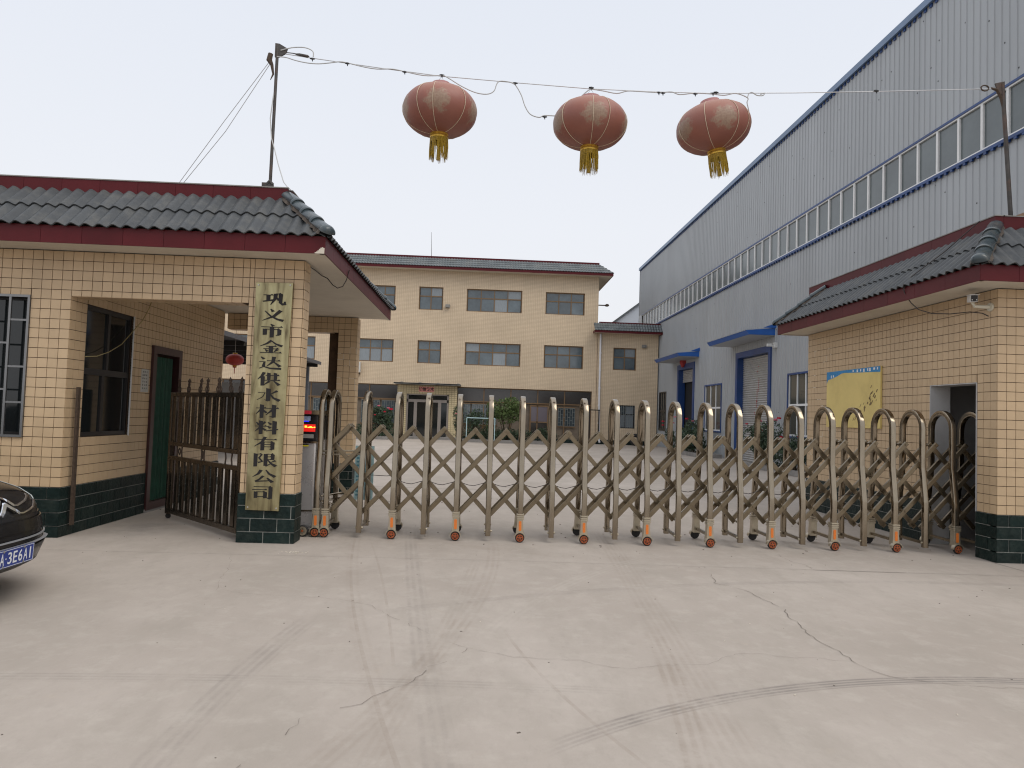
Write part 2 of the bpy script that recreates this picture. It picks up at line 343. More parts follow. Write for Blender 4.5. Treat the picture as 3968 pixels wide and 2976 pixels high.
def plaque_mat():
    m = bpy.data.materials.new('tarnished_brass_sheet'); m.use_nodes = True; nt = m.node_tree; b = nt.nodes['Principled BSDF']; N = nt.nodes.new; L = nt.links.new
    geo = N('ShaderNodeNewGeometry'); mp = N('ShaderNodeMapping'); mp.inputs['Scale'].default_value = (9, 1, 1.7); L(geo.outputs['Position'], mp.inputs[0])
    nz = N('ShaderNodeTexNoise'); nz.inputs['Scale'].default_value = 1.0; nz.inputs['Detail'].default_value = 6; nz.inputs['Distortion'].default_value = .6; L(mp.outputs[0], nz.inputs['Vector'])
    r = N('ShaderNodeValToRGB'); L(nz.outputs[0], r.inputs[0]); e = r.color_ramp.elements
    e[0].position = .32; e[0].color = (.11,.085,.045,1); e[1].position = .68; e[1].color = (.47,.42,.235,1)
    k = e.new(.48); k.color = (.31,.265,.145,1)
    L(r.outputs[0], b.inputs['Base Color']); b.inputs['Metallic'].default_value = .75; b.inputs['Roughness'].default_value = .28
    n2 = N('ShaderNodeTexNoise'); n2.inputs['Scale'].default_value = 6; n2.inputs['Detail'].default_value = 3; L(geo.outputs['Position'], n2.inputs['Vector'])
    bp = N('ShaderNodeBump'); bp.inputs['Strength'].default_value = .25; bp.inputs['Distance'].default_value = .02; L(n2.outputs[0], bp.inputs['Height']); L(bp.outputs[0], b.inputs['Normal'])
    return m
M['plaque'] = plaque_mat()

def ground_mat():
    m = bpy.data.materials.new('worn_pale_concrete'); m.use_nodes = True; nt = m.node_tree; b = nt.nodes['Principled BSDF']; N = nt.nodes.new; L = nt.links.new
    geo = N('ShaderNodeNewGeometry'); P = geo.outputs['Position']; sp = N('ShaderNodeSeparateXYZ'); L(P, sp.inputs[0])
    def noise(scale, det=6, rough=.6, vec=P, dist=0):
        n = N('ShaderNodeTexNoise'); n.inputs['Scale'].default_value = scale; n.inputs['Detail'].default_value = det; n.inputs['Roughness'].default_value = rough; n.inputs['Distortion'].default_value = dist; L(vec, n.inputs['Vector']); return n.outputs[0]
    def mr(v, a, b_, c=0, d=1):
        n = N('ShaderNodeMapRange'); n.inputs[1].default_value = a; n.inputs[2].default_value = b_; n.inputs[3].default_value = c; n.inputs[4].default_value = d; L(v, n.inputs[0]); return n.outputs[0]
    def mth(op, a, b_=None, c=None):
        n = N('ShaderNodeMath'); n.operation = op
        for i, v in enumerate((a, b_, c)):
            if v is None: continue
            if isinstance(v, (int, float)): n.inputs[i].default_value = v
            else: L(v, n.inputs[i])
        return n.outputs[0]
    def mix(f, a, b_):
        n = N('ShaderNodeMix'); n.data_type = 'RGBA'
        L(f, n.inputs[0])
        for i, v in ((6, a), (7, b_)):
            if isinstance(v, tuple): n.inputs[i].default_value = (*v, 1)
            else: L(v, n.inputs[i])
        return n.outputs[2]
    mp = N('ShaderNodeMapping'); mp.inputs['Scale'].default_value = (1, .45, 1); mp.inputs['Rotation'].default_value = (0, 0, R(20)); L(P, mp.inputs[0])
    c = mix(mr(noise(.35, 8, .6), .35, .65), (.352,.303,.258), (.440,.386,.336))
    c = mix(mr(noise(1.6, 9, .68, mp.outputs[0]), .45, .72, 0, .8), c, (.325,.285,.24))
    c = mix(mr(noise(5, 8, .7), .50, .8, 0, .5), c, (.50,.45,.39))
    c = mix(mr(noise(14, 7, .72, mp.outputs[0]), .52, .8, 0, .45), c, (.30,.265,.225))
    c = mix(mr(noise(60, 4, .7), .55, .9, 0, .35), c, (.30,.27,.24))
    c = mix(mr(noise(2.3, 6, .7, P, 1.5), .62, .78, 0, .35), c, (.45,.37,.29))
    brk = noise(3.1, 7, .75)
    def circ(a, b_, c_):
        ax, ay = a; bx, by = b_; cx, cy = c_; d = 2*(ax*(by-cy)+bx*(cy-ay)+cx*(ay-by))
        ux = ((ax*ax+ay*ay)*(by-cy)+(bx*bx+by*by)*(cy-ay)+(cx*cx+cy*cy)*(ay-by))/d
        uy = ((ax*ax+ay*ay)*(cx-bx)+(bx*bx+by*by)*(ax-cx)+(cx*cx+cy*cy)*(bx-ax))/d
        return ux, uy, math.hypot(ax-ux, ay-uy)
    def track(pts, hw, lim, stren, stripes, colr, lo=.42, hi=.62):
        nonlocal c
        ux, uy, r = circ(*pts)
        v = N('ShaderNodeVectorMath'); v.operation = 'SUBTRACT'; L(P, v.inputs[0]); v.inputs[1].default_value = (ux, uy, 0)
        l = N('ShaderNodeVectorMath'); l.operation = 'LENGTH'; L(v.outputs[0], l.inputs[0])
        sd = mth('SUBTRACT', l.outputs['Value'], r); ad = mth('ABSOLUTE', sd)
        k = mr(ad, hw, hw*.75)
        ax, lo_, hi_ = lim; q = sp.outputs[ax]
        k = mth('MULTIPLY', k, mr(q, lo_-.3, lo_+.1)); k = mth('MULTIPLY', k, mr(q, hi_+.3, hi_-.1))
        if stripes: k = mth('MULTIPLY', k, mr(mth('SINE', mth('MULTIPLY', sd, stripes)), -.7, .5, .25, 1))
        k = mth('MULTIPLY', k, mr(brk, lo, hi, .15, 1)); k = mth('MULTIPLY', k, stren)
        c = mix(k, c, colr)
    dk = (.20,.175,.155); br = (.275,.225,.18); lt = (.56,.51,.45)
    track(((.28,5.83),(2.14,6.47),(5.2,6.73)), .06, ('X', -.6, 9), .42, 190, dk)
    track(((.73,3.50),(2.2,4.09),(3.22,4.16)), .065, ('X', .6, 9), .75, 190, dk, .38, .55)
    track(((1.49,8.16),(1.31,5.23),(1.18,3.5)), .13, ('Y', 3.2, 9.0), .32, 130, br)
    track(((1.16,4.51),(1.05,3.66),(.95,3.06)), .08, ('Y', 2, 4.9), .6, 120, br)
    track(((1.45,3.9),(1.40,3.4),(1.36,3.0)), .05, ('Y', 2, 4.2), .5, 130, br)
    track(((-.75,8.2),(-.45,5.6),(-.30,4.4)), .09, ('Y', 2, 9), .3, 120, dk)
    track(((.15,8.2),(-.02,5.6),(-.62,3.1)), .085, ('Y', 2, 8), .34, 115, br)
    track(((-1.27,7.4),(-.69,4.49),(-.41,3.42)), .014, ('Y', 2.6, 8.2), .42, 0, br, .40, .60)
    track(((-1.27,7.4),(-.69,4.49),(-.41,3.42)), .075, ('Y', 2.6, 8.2), .25, 70, br)
    track(((-1.1,7.7),(-.74,5.9),(-.52,4.6)), .012, ('Y', 4.4, 8), .36, 0, br, .40, .60)
    track(((-2.47,3.93),(-1.41,3.965),(.1,3.93)), .07, ('X', -6, .6), .38, 160, (.24,.21,.18), .44, .62)
    track(((-1.2,4.73),(-1.27,3.9),(-1.29,3.14)), .09, ('Y', 2, 5.0), .35, 130, dk)
    track(((-.05,6.88),(-.24,4.74),(-.44,3.02)), .07, ('Y', 2, 7.0), .28, 150, br)
    track(((.27,4.55),(.52,3.65),(.75,3.05)), .013, ('Y', 2, 4.7), .42, 0, br, .40, .60)
    track(((-1.4,9.5),(-.75,8.6),(.2,7.9)), .14, ('Y', 7.6, 16), .3, 120, br)
    track(((2.6,8.3),(1.6,7.4),(.4,5.6)), .10, ('Y', 5.0, 8.6), .14, 120, lt)
    # darker grey patch by the guard room, broken up by noise
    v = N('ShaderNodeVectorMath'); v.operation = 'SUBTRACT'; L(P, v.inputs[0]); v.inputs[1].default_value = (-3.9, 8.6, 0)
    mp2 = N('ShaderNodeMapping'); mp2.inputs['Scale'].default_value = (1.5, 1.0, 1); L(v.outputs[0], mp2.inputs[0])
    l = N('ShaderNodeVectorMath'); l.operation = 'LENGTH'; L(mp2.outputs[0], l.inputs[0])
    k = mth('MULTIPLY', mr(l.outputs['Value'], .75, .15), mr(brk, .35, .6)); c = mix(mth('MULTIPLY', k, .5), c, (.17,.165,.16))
    L(c, b.inputs['Base Color']); b.inputs['Roughness'].default_value = .82
    bp = N('ShaderNodeBump'); bp.inputs['Strength'].default_value = .25; bp.inputs['Distance'].default_value = .01; L(noise(35, 6, .7), bp.inputs['Height']); L(bp.outputs[0], b.inputs['Normal'])
    return m

# ------------------------------------------------------------ ground
g = MB(); g.add([(-300,-300,0),(300,-300,0),(300,400,0),(-300,400,0)], [(0,1,2,3)])
struct('ground', g, ground_mat())
def strip(pts, w, z, jit=0, seed=1):
    r_ = random.Random(seed); mb = MB(); q = []
    for i in range(len(pts)-1):
        a = Vector(pts[i]); b = Vector(pts[i+1]); n = max(1, int((b-a).length/.05)) if jit else 1
        for k in range(n):
            p = a.lerp(b, k/n); q.append(p+Vector((r_.uniform(-jit, jit), r_.uniform(-jit, jit))))
    q.append(Vector(pts[-1])); vs = []; fs = []
    for i, p in enumerate(q):
        t = (q[min(i+1, len(q)-1)]-q[max(i-1, 0)]).normalized(); nn = Vector((-t.y, t.x))*w*.5*(r_.uniform(.25, 1.3) if jit else 1)
        vs += [(p.x+nn.x, p.y+nn.y, z), (p.x-nn.x, p.y-nn.y, z)]
    gap = False
    for i in range(len(q)-1):
        if jit: gap = (r_.random() < .45) if gap else (r_.random() < .09)
        if not gap: fs.append((2*i, 2*i+1, 2*i+3, 2*i+2))
    return mb.add(vs, fs)
CR = [[(-2.41,7.22),(-2.23,6.62),(-2.16,6.22),(-2.06,5.85),(-1.76,5.73),(-1.44,5.7),(-1.17,5.67),(-.98,5.59),(-.79,5.48),(-.6,5.2),(-.5,5.08),(-.24,4.75),(-.2,4.67),(-.04,4.55),(.14,4.45),(.22,4.4),(.5,4.37),(.62,4.36),(.81,4.25),(.98,4.24),(1.16,4.31),(1.4,4.34),(1.51,4.45),(1.69,4.55),(1.85,4.54),(1.9,4.49),(2.11,4.49),(2.32,4.43)],
 [(-.04,4.55),(-.08,4.4),(-.2,4.25),(-.26,4.19),(-.33,3.97),(-.42,3.87),(-.52,3.75),(-.55,3.66),(-.71,3.56),(-.8,3.48),(-.82,3.3),(-.83,3.2),(-.86,3.12),(-.91,3.07),(-.99,2.8)],
 [(2.26,7.21),(2.23,6.89),(2.15,6.5),(2.32,6.26),(2.36,6.06),(2.38,5.91),(2.42,5.63),(2.36,5.4),(2.36,5.25),(2.33,5.08),(2.31,4.82),(2.35,4.68),(2.34,4.46),(2.34,4.38),(2.39,4.26),(2.44,4.19),(2.54,4.13),(2.79,4.06),(3.3,4.02)],
 [(3.34,7.98),(3.32,7.62),(3.4,7.42),(3.38,7.2)]]
ck = MB()
for i, c_ in enumerate(CR):
    s_ = strip(c_, (.0018,.0026,.0042,.0035)[i], .004, .014, i+3); ck.add(s_.v, s_.f)
struct('ground_crack', ck, M['crack'])
jn = MB()
for pts, w in (([(-6,7.22),(.34,7.26),(3.38,7.20)], .004), ([(3.38,7.2),(4.31,7.17)], .011), ([(4.31,7.17),(7,7.1)], .006), ([(5.7,7.83),(5.72,7.3)], .01), 
               ([(-3,14),(9,14.2)], .02), ([(-6,22),(9,22.2)], .03)):
    s_ = strip(pts, w, .004); jn.add(s_.v, s_.f)
struct('ground_joint', jn, M['joint'])

rg = random.Random(11); q = MB()
for i in range(300):
    x = rg.uniform(-6.5, 8); y = rg.uniform(2.0, 13) if i < 300 else rg.uniform(13, 34); s_ = rg.uniform(.0015, .0042)*(1 if y < 8 else 1.8); a = rg.uniform(0, 3.14)
    q.obox((x, y, s_*.4), Vector((math.cos(a), math.sin(a), 0))*s_*rg.uniform(.8,2.2), Vector((-math.sin(a), math.cos(a), 0))*s_, (0,0,s_*.4))
o_ = struct('ground_grit', q, mat('dark_grit', (.13,.11,.09), .9, var=.4, vscale=9)); o_['kind'] = 'stuff'
q = MB()
for i in range(26):
    x = -1.86+rg.gauss(0,.07); y = 7.42+rg.gauss(0,.035); s_ = rg.uniform(.003,.008); q.obox((x,y,.004), (s_,0,0), (0,s_*.8,0), (0,0,.002))
for i in range(24):
    x = rg.uniform(-6,6); y = rg.uniform(2.5,9); s_ = rg.uniform(.002,.005); q.obox((x,y,.003), (s_,0,0), (0,s_*.8,0), (0,0,.002))
o_ = struct('white_chips', q, M['plaster']); o_['kind'] = 'stuff'
# ------------------------------------------------------------ wall tiling
def rect_sub(r, h):
    x0, z0, x1, z1 = r; a0, b0, a1, b1 = h
    if a0 >= x1 or a1 <= x0 or b0 >= z1 or b1 <= z0: return [r]
    out = []
    if a0 > x0: out.append((x0, z0, a0, z1))
    if a1 < x1: out.append((a1, z0, x1, z1))
    m0, m1 = max(x0, a0), min(x1, a1)
    if b0 > z0: out.append((m0, z0, m1, b0))
    if b1 < z1: out.append((m0, b1, m1, z1))
    return out
class Tiler:
    def __init__(s, th, joint): s.cells = []; s.th = th; s.j = joint
    # face: plane 'Y' (u = x) or 'X' (u = y); nrm = +1/-1 outward sign along the plane axis
    def face(s, plane, c, nrm, u0, u1, z0, z1, du, dz, holes=(), uref=None, zref=None, stag=0):
        uref = u0 if uref is None else uref; zref = z0 if zref is None else zref
        k0 = math.floor((z0-zref)/dz+1e-6); k1 = math.ceil((z1-zref)/dz-1e-6)
        for k in range(k0, k1):
            off = uref+(stag*du*.5 if k % 2 else 0)
            i0 = math.floor((u0-off)/du+1e-6); i1 = math.ceil((u1-off)/du-1e-6)
            for i in range(i0, i1):
                rs = [(max(u0, off+i*du), max(z0, zref+k*dz), min(u1, off+(i+1)*du), min(z1, zref+(k+1)*dz))]
                for h in holes: rs = [q for r_ in rs for q in rect_sub(r_, h)]
                for r_ in rs:
                    w, h_ = r_[2]-r_[0]-s.j, r_[3]-r_[1]-s.j
                    if w < .012 or h_ < .012: continue
                    cu, cz = (r_[0]+r_[2])/2, (r_[1]+r_[3])/2
                    p = (cu, c-nrm*s.th/2, cz) if plane == 'Y' else (c-nrm*s.th/2, cu, cz)
                    s.cells.append((plane, w, h_, p, nrm))
    def build(s, name, m, parent, limit=290, view=None, massname='wall_tiling'):
        cam = Vector((0, 0, 1.45)); out = []
        def key(cc):
            p = Vector(cc[3]); d = (p-cam).length
            n = Vector((0, cc[4], 0)) if cc[0] == 'Y' else Vector((cc[4], 0, 0))
            f = max(0.0, (cam-p).normalized().dot(n)); ang = math.degrees(math.atan2(p.x, p.y))
            vis = 1 if (f > .02 and -33.5 < ang < 38.5) else 0
            if view and not view(p): vis = 0
            return -(vis*cc[1]*cc[2]*f/(d*d))
        cells = sorted(s.cells, key=key); meshes = {}
        for plane, w, h, p, nr in cells[:limit]:
            k = (plane, round(w, 3), round(h, 3))
            if k not in meshes:
                mb = MB(); t = s.th/2; a = k[1]/2; b_ = k[2]/2
                if plane == 'Y': mb.box(-a, -t, -b_, a, t, b_)
                else: mb.box(-t, -a, -b_, t, a, b_)
                meshes[k] = mb.mesh(name, m)
            q = Vector(p)
            q[1 if plane == 'Y' else 0] += rnd.uniform(-.0007, .0007)
            inst(name, meshes[k], parent, q)
        if len(cells) > limit:
            mb = MB()
            for plane, w, h, p, nr in cells[limit:]:
                x, y, z = p; t = s.th/2; j = rnd.uniform(-.0006, .0006)
                if plane == 'Y': mb.box(x-w/2, y-t+j, z-h/2, x+w/2, y+t+j, z+h/2)
                else: mb.box(x-t+j, y-w/2, z-h/2, x+t+j, y+w/2, z+h/2)
            part(massname, mb, m, parent, kind='stuff')
def wall_mb(mb, plane, c0, c1, u0, u1, z0, z1, holes=()):
    us = sorted({u0, u1, *[min(max(h[i], u0), u1) for h in holes for i in (0, 2)]}); zs = sorted({z0, z1, *[min(max(h[i], z0), z1) for h in holes for i in (1, 3)]})
    for a, b_ in zip(us, us[1:]):
        run = None
        for c, d in zip(zs, zs[1:]):
            cu, cz = (a+b_)/2, (c+d)/2
            solid = not any(h[0] < cu < h[2] and h[1] < cz < h[3] for h in holes)
            if solid:
                if run and abs(run[1]-c) < 1e-6: run[1] = d
                else:
                    if run: _wb(mb, plane, c0, c1, a, b_, *run)
                    run = [c, d]
        if run: _wb(mb, plane, c0, c1, a, b_, *run)
    return mb
def _wb(mb, plane, c0, c1, a, b, z0, z1):
    if plane == 'Y': mb.box(a, c0, z0, b, c1, z1)
    else: mb.box(c0, a, z0, c1, b, z1)

# ------------------------------------------------------------ pent roof of wavy tiles
def wave_tile(w, L, waves, amp, th, seg=7, tiltup=.016):
    mb = MB(); n = seg*waves; prof = []
    for i in range(n+1):
        u = i/n; ph = u*waves*2*math.pi
        prof.append((u*w, amp*(.5-.5*math.cos(ph))**.85))
    vs = []
    for y, lift in ((0, tiltup), (L, 0)):
        for x, h in prof: vs.append((x, y, h+lift+th))
        for x, h in prof: vs.append((x, y, h+lift))
    m = n+1; fs = []
    for i in range(n):
        fs += [(i, i+1, 2*m+i+1, 2*m+i), (m+i+1, m+i, 3*m+i, 3*m+i+1), (i+1, i, m+i, m+i+1), (2*m+i, 2*m+i+1, 3*m+i+1, 3*m+i)]
    fs += [(0, 2*m, 3*m, m), (n, m+n, 3*m+n, 2*m+n)]
    return mb.add(vs, fs)
def tile_slope(parent, start, dirv, inward, length, z0, run, rise, rows, w, waves, amp, th, m, hip0, hip1, limit=300, slab=True, overhang=.018, deck=.0):
    st = Vector((start[0], start[1], z0)); ex = Vector((dirv[0], dirv[1], 0)); inn = Vector((inward[0], inward[1], 0))
    ey = (inn*run+Vector((0,0,rise))); SL = ey.length; ey.normalize(); ez = ex.cross(ey)
    flip = ez.z < 0
    if flip: ez = -ez
    rl = (SL+overhang)/rows; L = rl+.05
    cols = int(math.ceil(length/w)); shared = None; cnt = 0; rest = MB()
    for r_ in range(rows):
        for c in range(cols):
            x0 = c*w; y0 = -overhang+r_*rl
            Lr = L if r_ < rows-1 else rl
            def keep(x, y):
                f = max(0, y)/SL*run
                return (not hip0 or x >= f-.0) and (not hip1 or x <= length-f) and x <= length+1e-6
            cs = [keep(x, y) for x in (x0, x0+w*.5, x0+w) for y in (y0+.02, y0+Lr-.03)]
            if not any(cs): continue
            Mx = Matrix((ex, ey, ez)).transposed().to_4x4(); Mx.translation = st+ex*x0+ey*y0+ez*(.004*r_)
            mb = wave_tile(w, Lr, waves, amp, th)
            if all(cs) and not flip and r_ < rows-1 or all(cs) and r_ < rows-1:
                if shared is None: shared = mb.mesh('roof_tile', m, smooth=True)
                me = shared
            elif all(cs):
                me = mb.mesh('roof_tile', m, smooth=True)
            else:
                me = mb.mesh('roof_tile', m, smooth=True); bm = bmesh.new(); bm.from_mesh(me)
                if hip0: # line x - y*run/SL = 0 in slope space
                    bmesh.ops.bisect_plane(bm, geom=bm.verts[:]+bm.edges[:]+bm.faces[:], plane_co=(-x0, -y0, 0), plane_no=(-1, run/SL, 0), clear_outer=True)
                if hip1:
                    bmesh.ops.bisect_plane(bm, geom=bm.verts[:]+bm.edges[:]+bm.faces[:], plane_co=(length-x0, -y0, 0), plane_no=(1, run/SL, 0), clear_outer=True)
                else:
                    bmesh.ops.bisect_plane(bm, geom=bm.verts[:]+bm.edges[:]+bm.faces[:], plane_co=(length-x0, 0, 0), plane_no=(1, 0, 0), clear_outer=True)
                bm.to_mesh(me); bm.free()
                if len(me.polygons) == 0: continue
            o = bpy.data.objects.new('roof_tile', me); COL.objects.link(o); o.parent = parent
            Mx.translation = Mx.translation-base(parent); o.matrix_local = Mx
            BASE[o.name] = base(parent)
            cnt += 1
    # sloping bed under the tiles
    mb = MB(); a = st-inn*.0; L2 = length
    g0 = inn*.03; p = [st+g0+ex*.02, st+g0+ex*(L2-.02), st+ex*(L2-(run if hip1 else 0))+inn*run+Vector((0,0,rise)), st+ex*(run if hip0 else 0)+inn*run+Vector((0,0,rise))]
    q = [v-Vector((0,0,.05)) for v in p]; p = [v-Vector((0,0,.004)) for v in p]
    mb.add(p+q, [(0,1,2,3),(7,6,5,4),(0,4,5,1),(1,5,6,2),(2,6,7,3),(3,7,4,0)])
    return mb
def hip_line(parent, a, b, n, rad, m, mortar=True):
    a = Vector(a); b = Vector(b); d = (b-a); L = d.length; d.normalize(); up = Vector((0,0,1)); sd = d.cross(up).normalized(); u = sd.cross(d)
    if mortar:
        mb = MB(); vs = []; r_ = random.Random(5); K = 26
        for i in range(K+1):
            p = a+d*L*i/K
            for s_, h in ((-1, -.035), (-.6, .035), (.6, .035), (1, -.035)):
                vs.append(p+sd*s_*(rad*1.05+r_.uniform(-.012, .016))+u*(h+r_.uniform(-.01, .01)))
        fs = [(4*i+k, 4*i+k+1, 4*i+k+5, 4*i+k+4) for i in range(K) for k in range(3)]
        part('hip_mortar', mb.add(vs, fs), M['mortar'], parent, smooth=True)
    for i in range(n):
        mb = MB(); K = 14; vs = []; s0 = i/n; s1 = (i+1)/n+.02
        prof = [(s0-.02/L, 1.02), (s0+.0/L, 1.07), (s0+.022/L, 1.06), (s0+.03/L, 1.0), (s1, .93)]
        for (s_, k_) in prof:
            p = a+d*L*s_+u*(.012 if s_ < s0+.05 else .0)
            for k in range(K+1):
                th = math.pi*k/K; rr = rad*k_
                vs.append(p+sd*math.cos(th)*rr+u*(math.sin(th)*rr*.85+.0))
        if i == 0:   # rounded closed lower end
            mb2 = MB()
        m_ = K+1; fs = [(j*m_+k, j*m_+k+1, (j+1)*m_+k+1, (j+1)*m_+k) for j in range(len(prof)-1) for k in range(K)]
        # thickness: inner skin
        n0 = len(vs); inner = []
        for j, (s_, k_) in enumerate(prof):
            p = a+d*L*s_+u*(.012 if s_ < s0+.05 else .0)
            for k in range(K+1):
                th = math.pi*k/K; rr = rad*k_-.014
                inner.append(p+sd*math.cos(th)*rr+u*math.sin(th)*rr*.85)
        fs += [tuple(n0+i_ for i_ in reversed(f)) for f in fs]
        fs += [(k, n0+k, n0+k+1, k+1) for k in range(K)]
        mb.add(vs+inner, fs)
        if i == 0:
            c0 = a+d*L*prof[0][0]+u*.012; dv_ = []; rows_ = 5
            for j in range(rows_+1):
                ph = math.pi/2*j/rows_
                for k in range(K+1):
                    th = math.pi*k/K; rr = rad*prof[0][1]*math.cos(ph)
                    dv_.append(c0-d*rad*.55*math.sin(ph)+sd*math.cos(th)*rr+u*math.sin(th)*rr*.85)
            mb.add(dv_, [(j*m_+k, j*m_+k+1, (j+1)*m_+k+1, (j+1)*m_+k) for j in range(rows_) for k in range(K)])
        part('hip_tile', mb, m, parent, smooth=True)

def fascia(parent, a, b, nrm, z0, z1, step, m, th=.014, name='fascia_tile', back=.05):
    a = Vector((a[0], a[1], 0)); b = Vector((b[0], b[1], 0)); d = b-a; L = d.length; d.normalize(); n = Vector((nrm[0], nrm[1], 0)); k = max(1, round(L/step)); s_ = L/k
    core = MB(); c = (a+b)/2-n*(th+back/2); core.obox((c.x, c.y, (z0+z1)/2), d*(L/2-.001), n*back/2, (0,0,(z1-z0)/2-.002))
    part('fascia_core', core, M['plaster'], parent)
    for i in range(k):
        mb = MB(); c = a+d*s_*(i+.5)-n*th/2; mb.obox((c.x, c.y, (z0+z1)/2), d*(s_/2-.0018), n*th/2, (0,0,(z1-z0)/2)); part(name, mb, m, parent)

# ------------------------------------------------------------ left gatehouse
GL = thing('gatehouse', 'beige tiled gatehouse with covered passage and grey tile roof, left of the folding gate', 'gatehouse', (-3.2, 7.88, 0))
Yp = 7.88; TH = .009
wL = -9.2; side = -4.46
core = MB(); hw = (-6.4, 1.05, -4.88, 2.571)
wall_mb(core, 'Y', Yp+TH, Yp+.25, wL, side-TH, 0, 3.06, [hw])
wall_mb(core, 'X', side-.25, side-TH, Yp+.25, 12.45-TH, 0, 3.06, [(8.22,1.054,9.29,2.542),(9.83,.05,10.69,2.22)])
core.box(side-.25, 12.45-.24, 0, wL, 12.45-TH, 3.06)
core.box(side-TH, Yp+TH, 2.575+TH, -2.58+TH, Yp+.24-TH, 3.06)                       # lintel beam
core.box(-2.58+TH, Yp+TH, 0, -1.99-TH, Yp+.25-TH, 3.06)                            # front pillar
core.box(-2.56+TH, 12.60+TH, 0, -2.235-TH, 12.9, 3.06)                            # rear pillar
core.box(-2.74, 12.75, 0, -2.56+TH, 12.9, 3.06)
core.box(side-TH, 12.60+TH, 2.79+TH, -2.56+TH, 12.86, 3.06)                        # rear beam
part('wall_core', core, M['grout'], GL)
T = Tiler(TH, .0065); du, dz = .1062, .1056
ztop = 3.062; z0g = .53
T.face('Y', Yp, -1, wL, side, z0g, ztop, du, dz, [hw], uref=side-20*du, zref=z0g)
T.face('Y', Yp, -1, side, -2.58, 2.575, ztop, du, dz, [], uref=side, zref=z0g)
T.face('Y', Yp, -1, -2.58, -1.99, z0g, ztop, du, dz, [], uref=-2.58+.05, zref=z0g)
T.face('X', -1.99, 1, Yp+TH, Yp+.25, z0g, ztop, .25/2, dz, [], zref=z0g)
T.face('X', -2.58, -1, Yp+TH, Yp+.25, z0g, 2.575, .25/2, dz, [], zref=z0g)
T.face('X', side, 1, Yp+TH, 12.45, z0g, ztop, du, dz, [(8.22,1.054,9.29,2.542),(9.83,0,10.69,2.22)], zref=z0g)
T.face('Y', 12.60, -1, side, -2.56, 2.79, ztop, du, dz, [], zref=z0g)
T.face('Y', 12.60, -1, -2.56, -2.235, z0g, ztop, du, dz, [], zref=z0g)
T.face('X', -2.235, 1, 12.60+TH, 12.9, z0g, ztop, du, dz, [], zref=z0g)
T.face('Y', 12.45, 1, wL, side, z0g, ztop, du*2, dz*2, [], zref=z0g)
T.build('wall_tile', M['tile'], GL, 298)
def reveal_tiles(parent, items):   # underside tiling of lintels
    mb = MB()
    for x0, x1, y0, y1, z in items:
        n = int((x1-x0)/du)
        for i in range(n):
            for k in range(2):
                w = (y1-y0)/2; mb.box(x0+i*du+.003, y0+k*w+.003, z, x0+(i+1)*du-.003, y0+(k+1)*w-.003, z+TH)
    part('lintel_underside_tiling', mb, M['tile'], parent, kind='stuff')
reveal_tiles(GL, [(side, -2.58, Yp+.003, Yp+.237, 2.575), (side, -2.56, 12.603, 12.85, 2.79)])
B = Tiler(.02, .010)
def bricks(B_, plane, c, nrm, u0, u1, holes=(), uref=None, rows=(0,.12,.262,.398,.53)):
    for k in range(4):
        B_.face(plane, c, nrm, u0, u1, rows[k], rows[k+1], .285, rows[k+1]-rows[k], holes, uref=(uref if uref is not None else u0)+(.1425 if k % 2 else 0), zref=rows[k])
bricks(B, 'Y', Yp-.012, -1, wL, side+.012, uref=side+.012-20*.285)
bricks(B, 'Y', Yp-.012, -1, -2.592, -1.978)
bricks(B, 'X', -1.978, 1, Yp-.012, Yp+.26)
bricks(B, 'X', -2.592, -1, Yp-.012, Yp+.26)
bricks(B, 'X', side+.012, 1, Yp-.012, 12.45, [(9.83,.05,10.69,1)])
bricks(B, 'Y', 12.588, -1, -2.572, -2.223)
bricks(B, 'X', -2.223, 1, 12.588, 12.9)
B.build('plinth_brick', M['brick'], GL, 290, massname='plinth_bricks')
bc = MB()
for x0, y0, x1, y1 in ((wL, Yp+.002, side-.002, Yp+.1), (-2.584, Yp-.004, -1.986, Yp+.254), (side-.1, Yp, side+.004, 9.82), (side-.1, 10.7, side+.004, 12.44), (-2.564, 12.596, -2.231, 12.9)):
    bc.box(x0, y0, 0, x1, y1, .526)
part('plinth_joint_bed', bc, M['brickgrout'], GL, kind='stuff')
# soffit slab, deck
eX, eY, eYb = -1.69, 7.46, 12.75
sl = MB(); sl.box(wL-.3, eY+.02, 3.07, eX-.02, eYb, 3.19); part('soffit', sl, M['plaster'], GL)
dk = MB(); dk.box(wL-.3, 8.1, 3.19, -2.3, 12.2, 3.5); part('roof_deck', dk, M['deck'], GL)
fascia(GL, (wL-.3, eY), (eX, eY), (0,-1), 3.058, 3.238, .416, M['maroon'])
fascia(GL, (eX, eY+.0), (eX, eYb), (1,0), 3.058, 3.238, .416, M['maroon'])
chip = MB()
for i, hh in enumerate((.006,.010,.016,.024,.030,.033,.030)):
    chip.obox((eX-.098+i*.014, eY-.0008, 3.058+hh), (.0071,0,0), (0,.0018,0), (0,0,hh))
part('chipped_render', chip, M['plaster'], GL)
def parapet(parent, a, b, nrm, z0, z1, m, step=.42, th=.1):
    a = Vector((a[0], a[1], 0)); b = Vector((b[0], b[1], 0)); d = b-a; L = d.length; d.normalize(); n = Vector((nrm[0], nrm[1], 0)); k = max(1, round(L/step)); s_ = L/k
    for i in range(k):
        mb = MB(); c = a+d*s_*(i+.5)-n*th/2; mb.obox((c.x, c.y, (z0+z1)/2), d*(s_/2-.0015), n*th/2, (0,0,(z1-z0)/2)); part('parapet_tile', mb, m, parent)
    mb = MB(); c = (a+b)/2-n*th/2; mb.obox((c.x, c.y, z1+.006), d*(L/2+.008), n*(th/2+.008), (0,0,.006)); part('parapet_cap', mb, M['deck'], parent)
run = .56; rise = .515; zE = 3.226
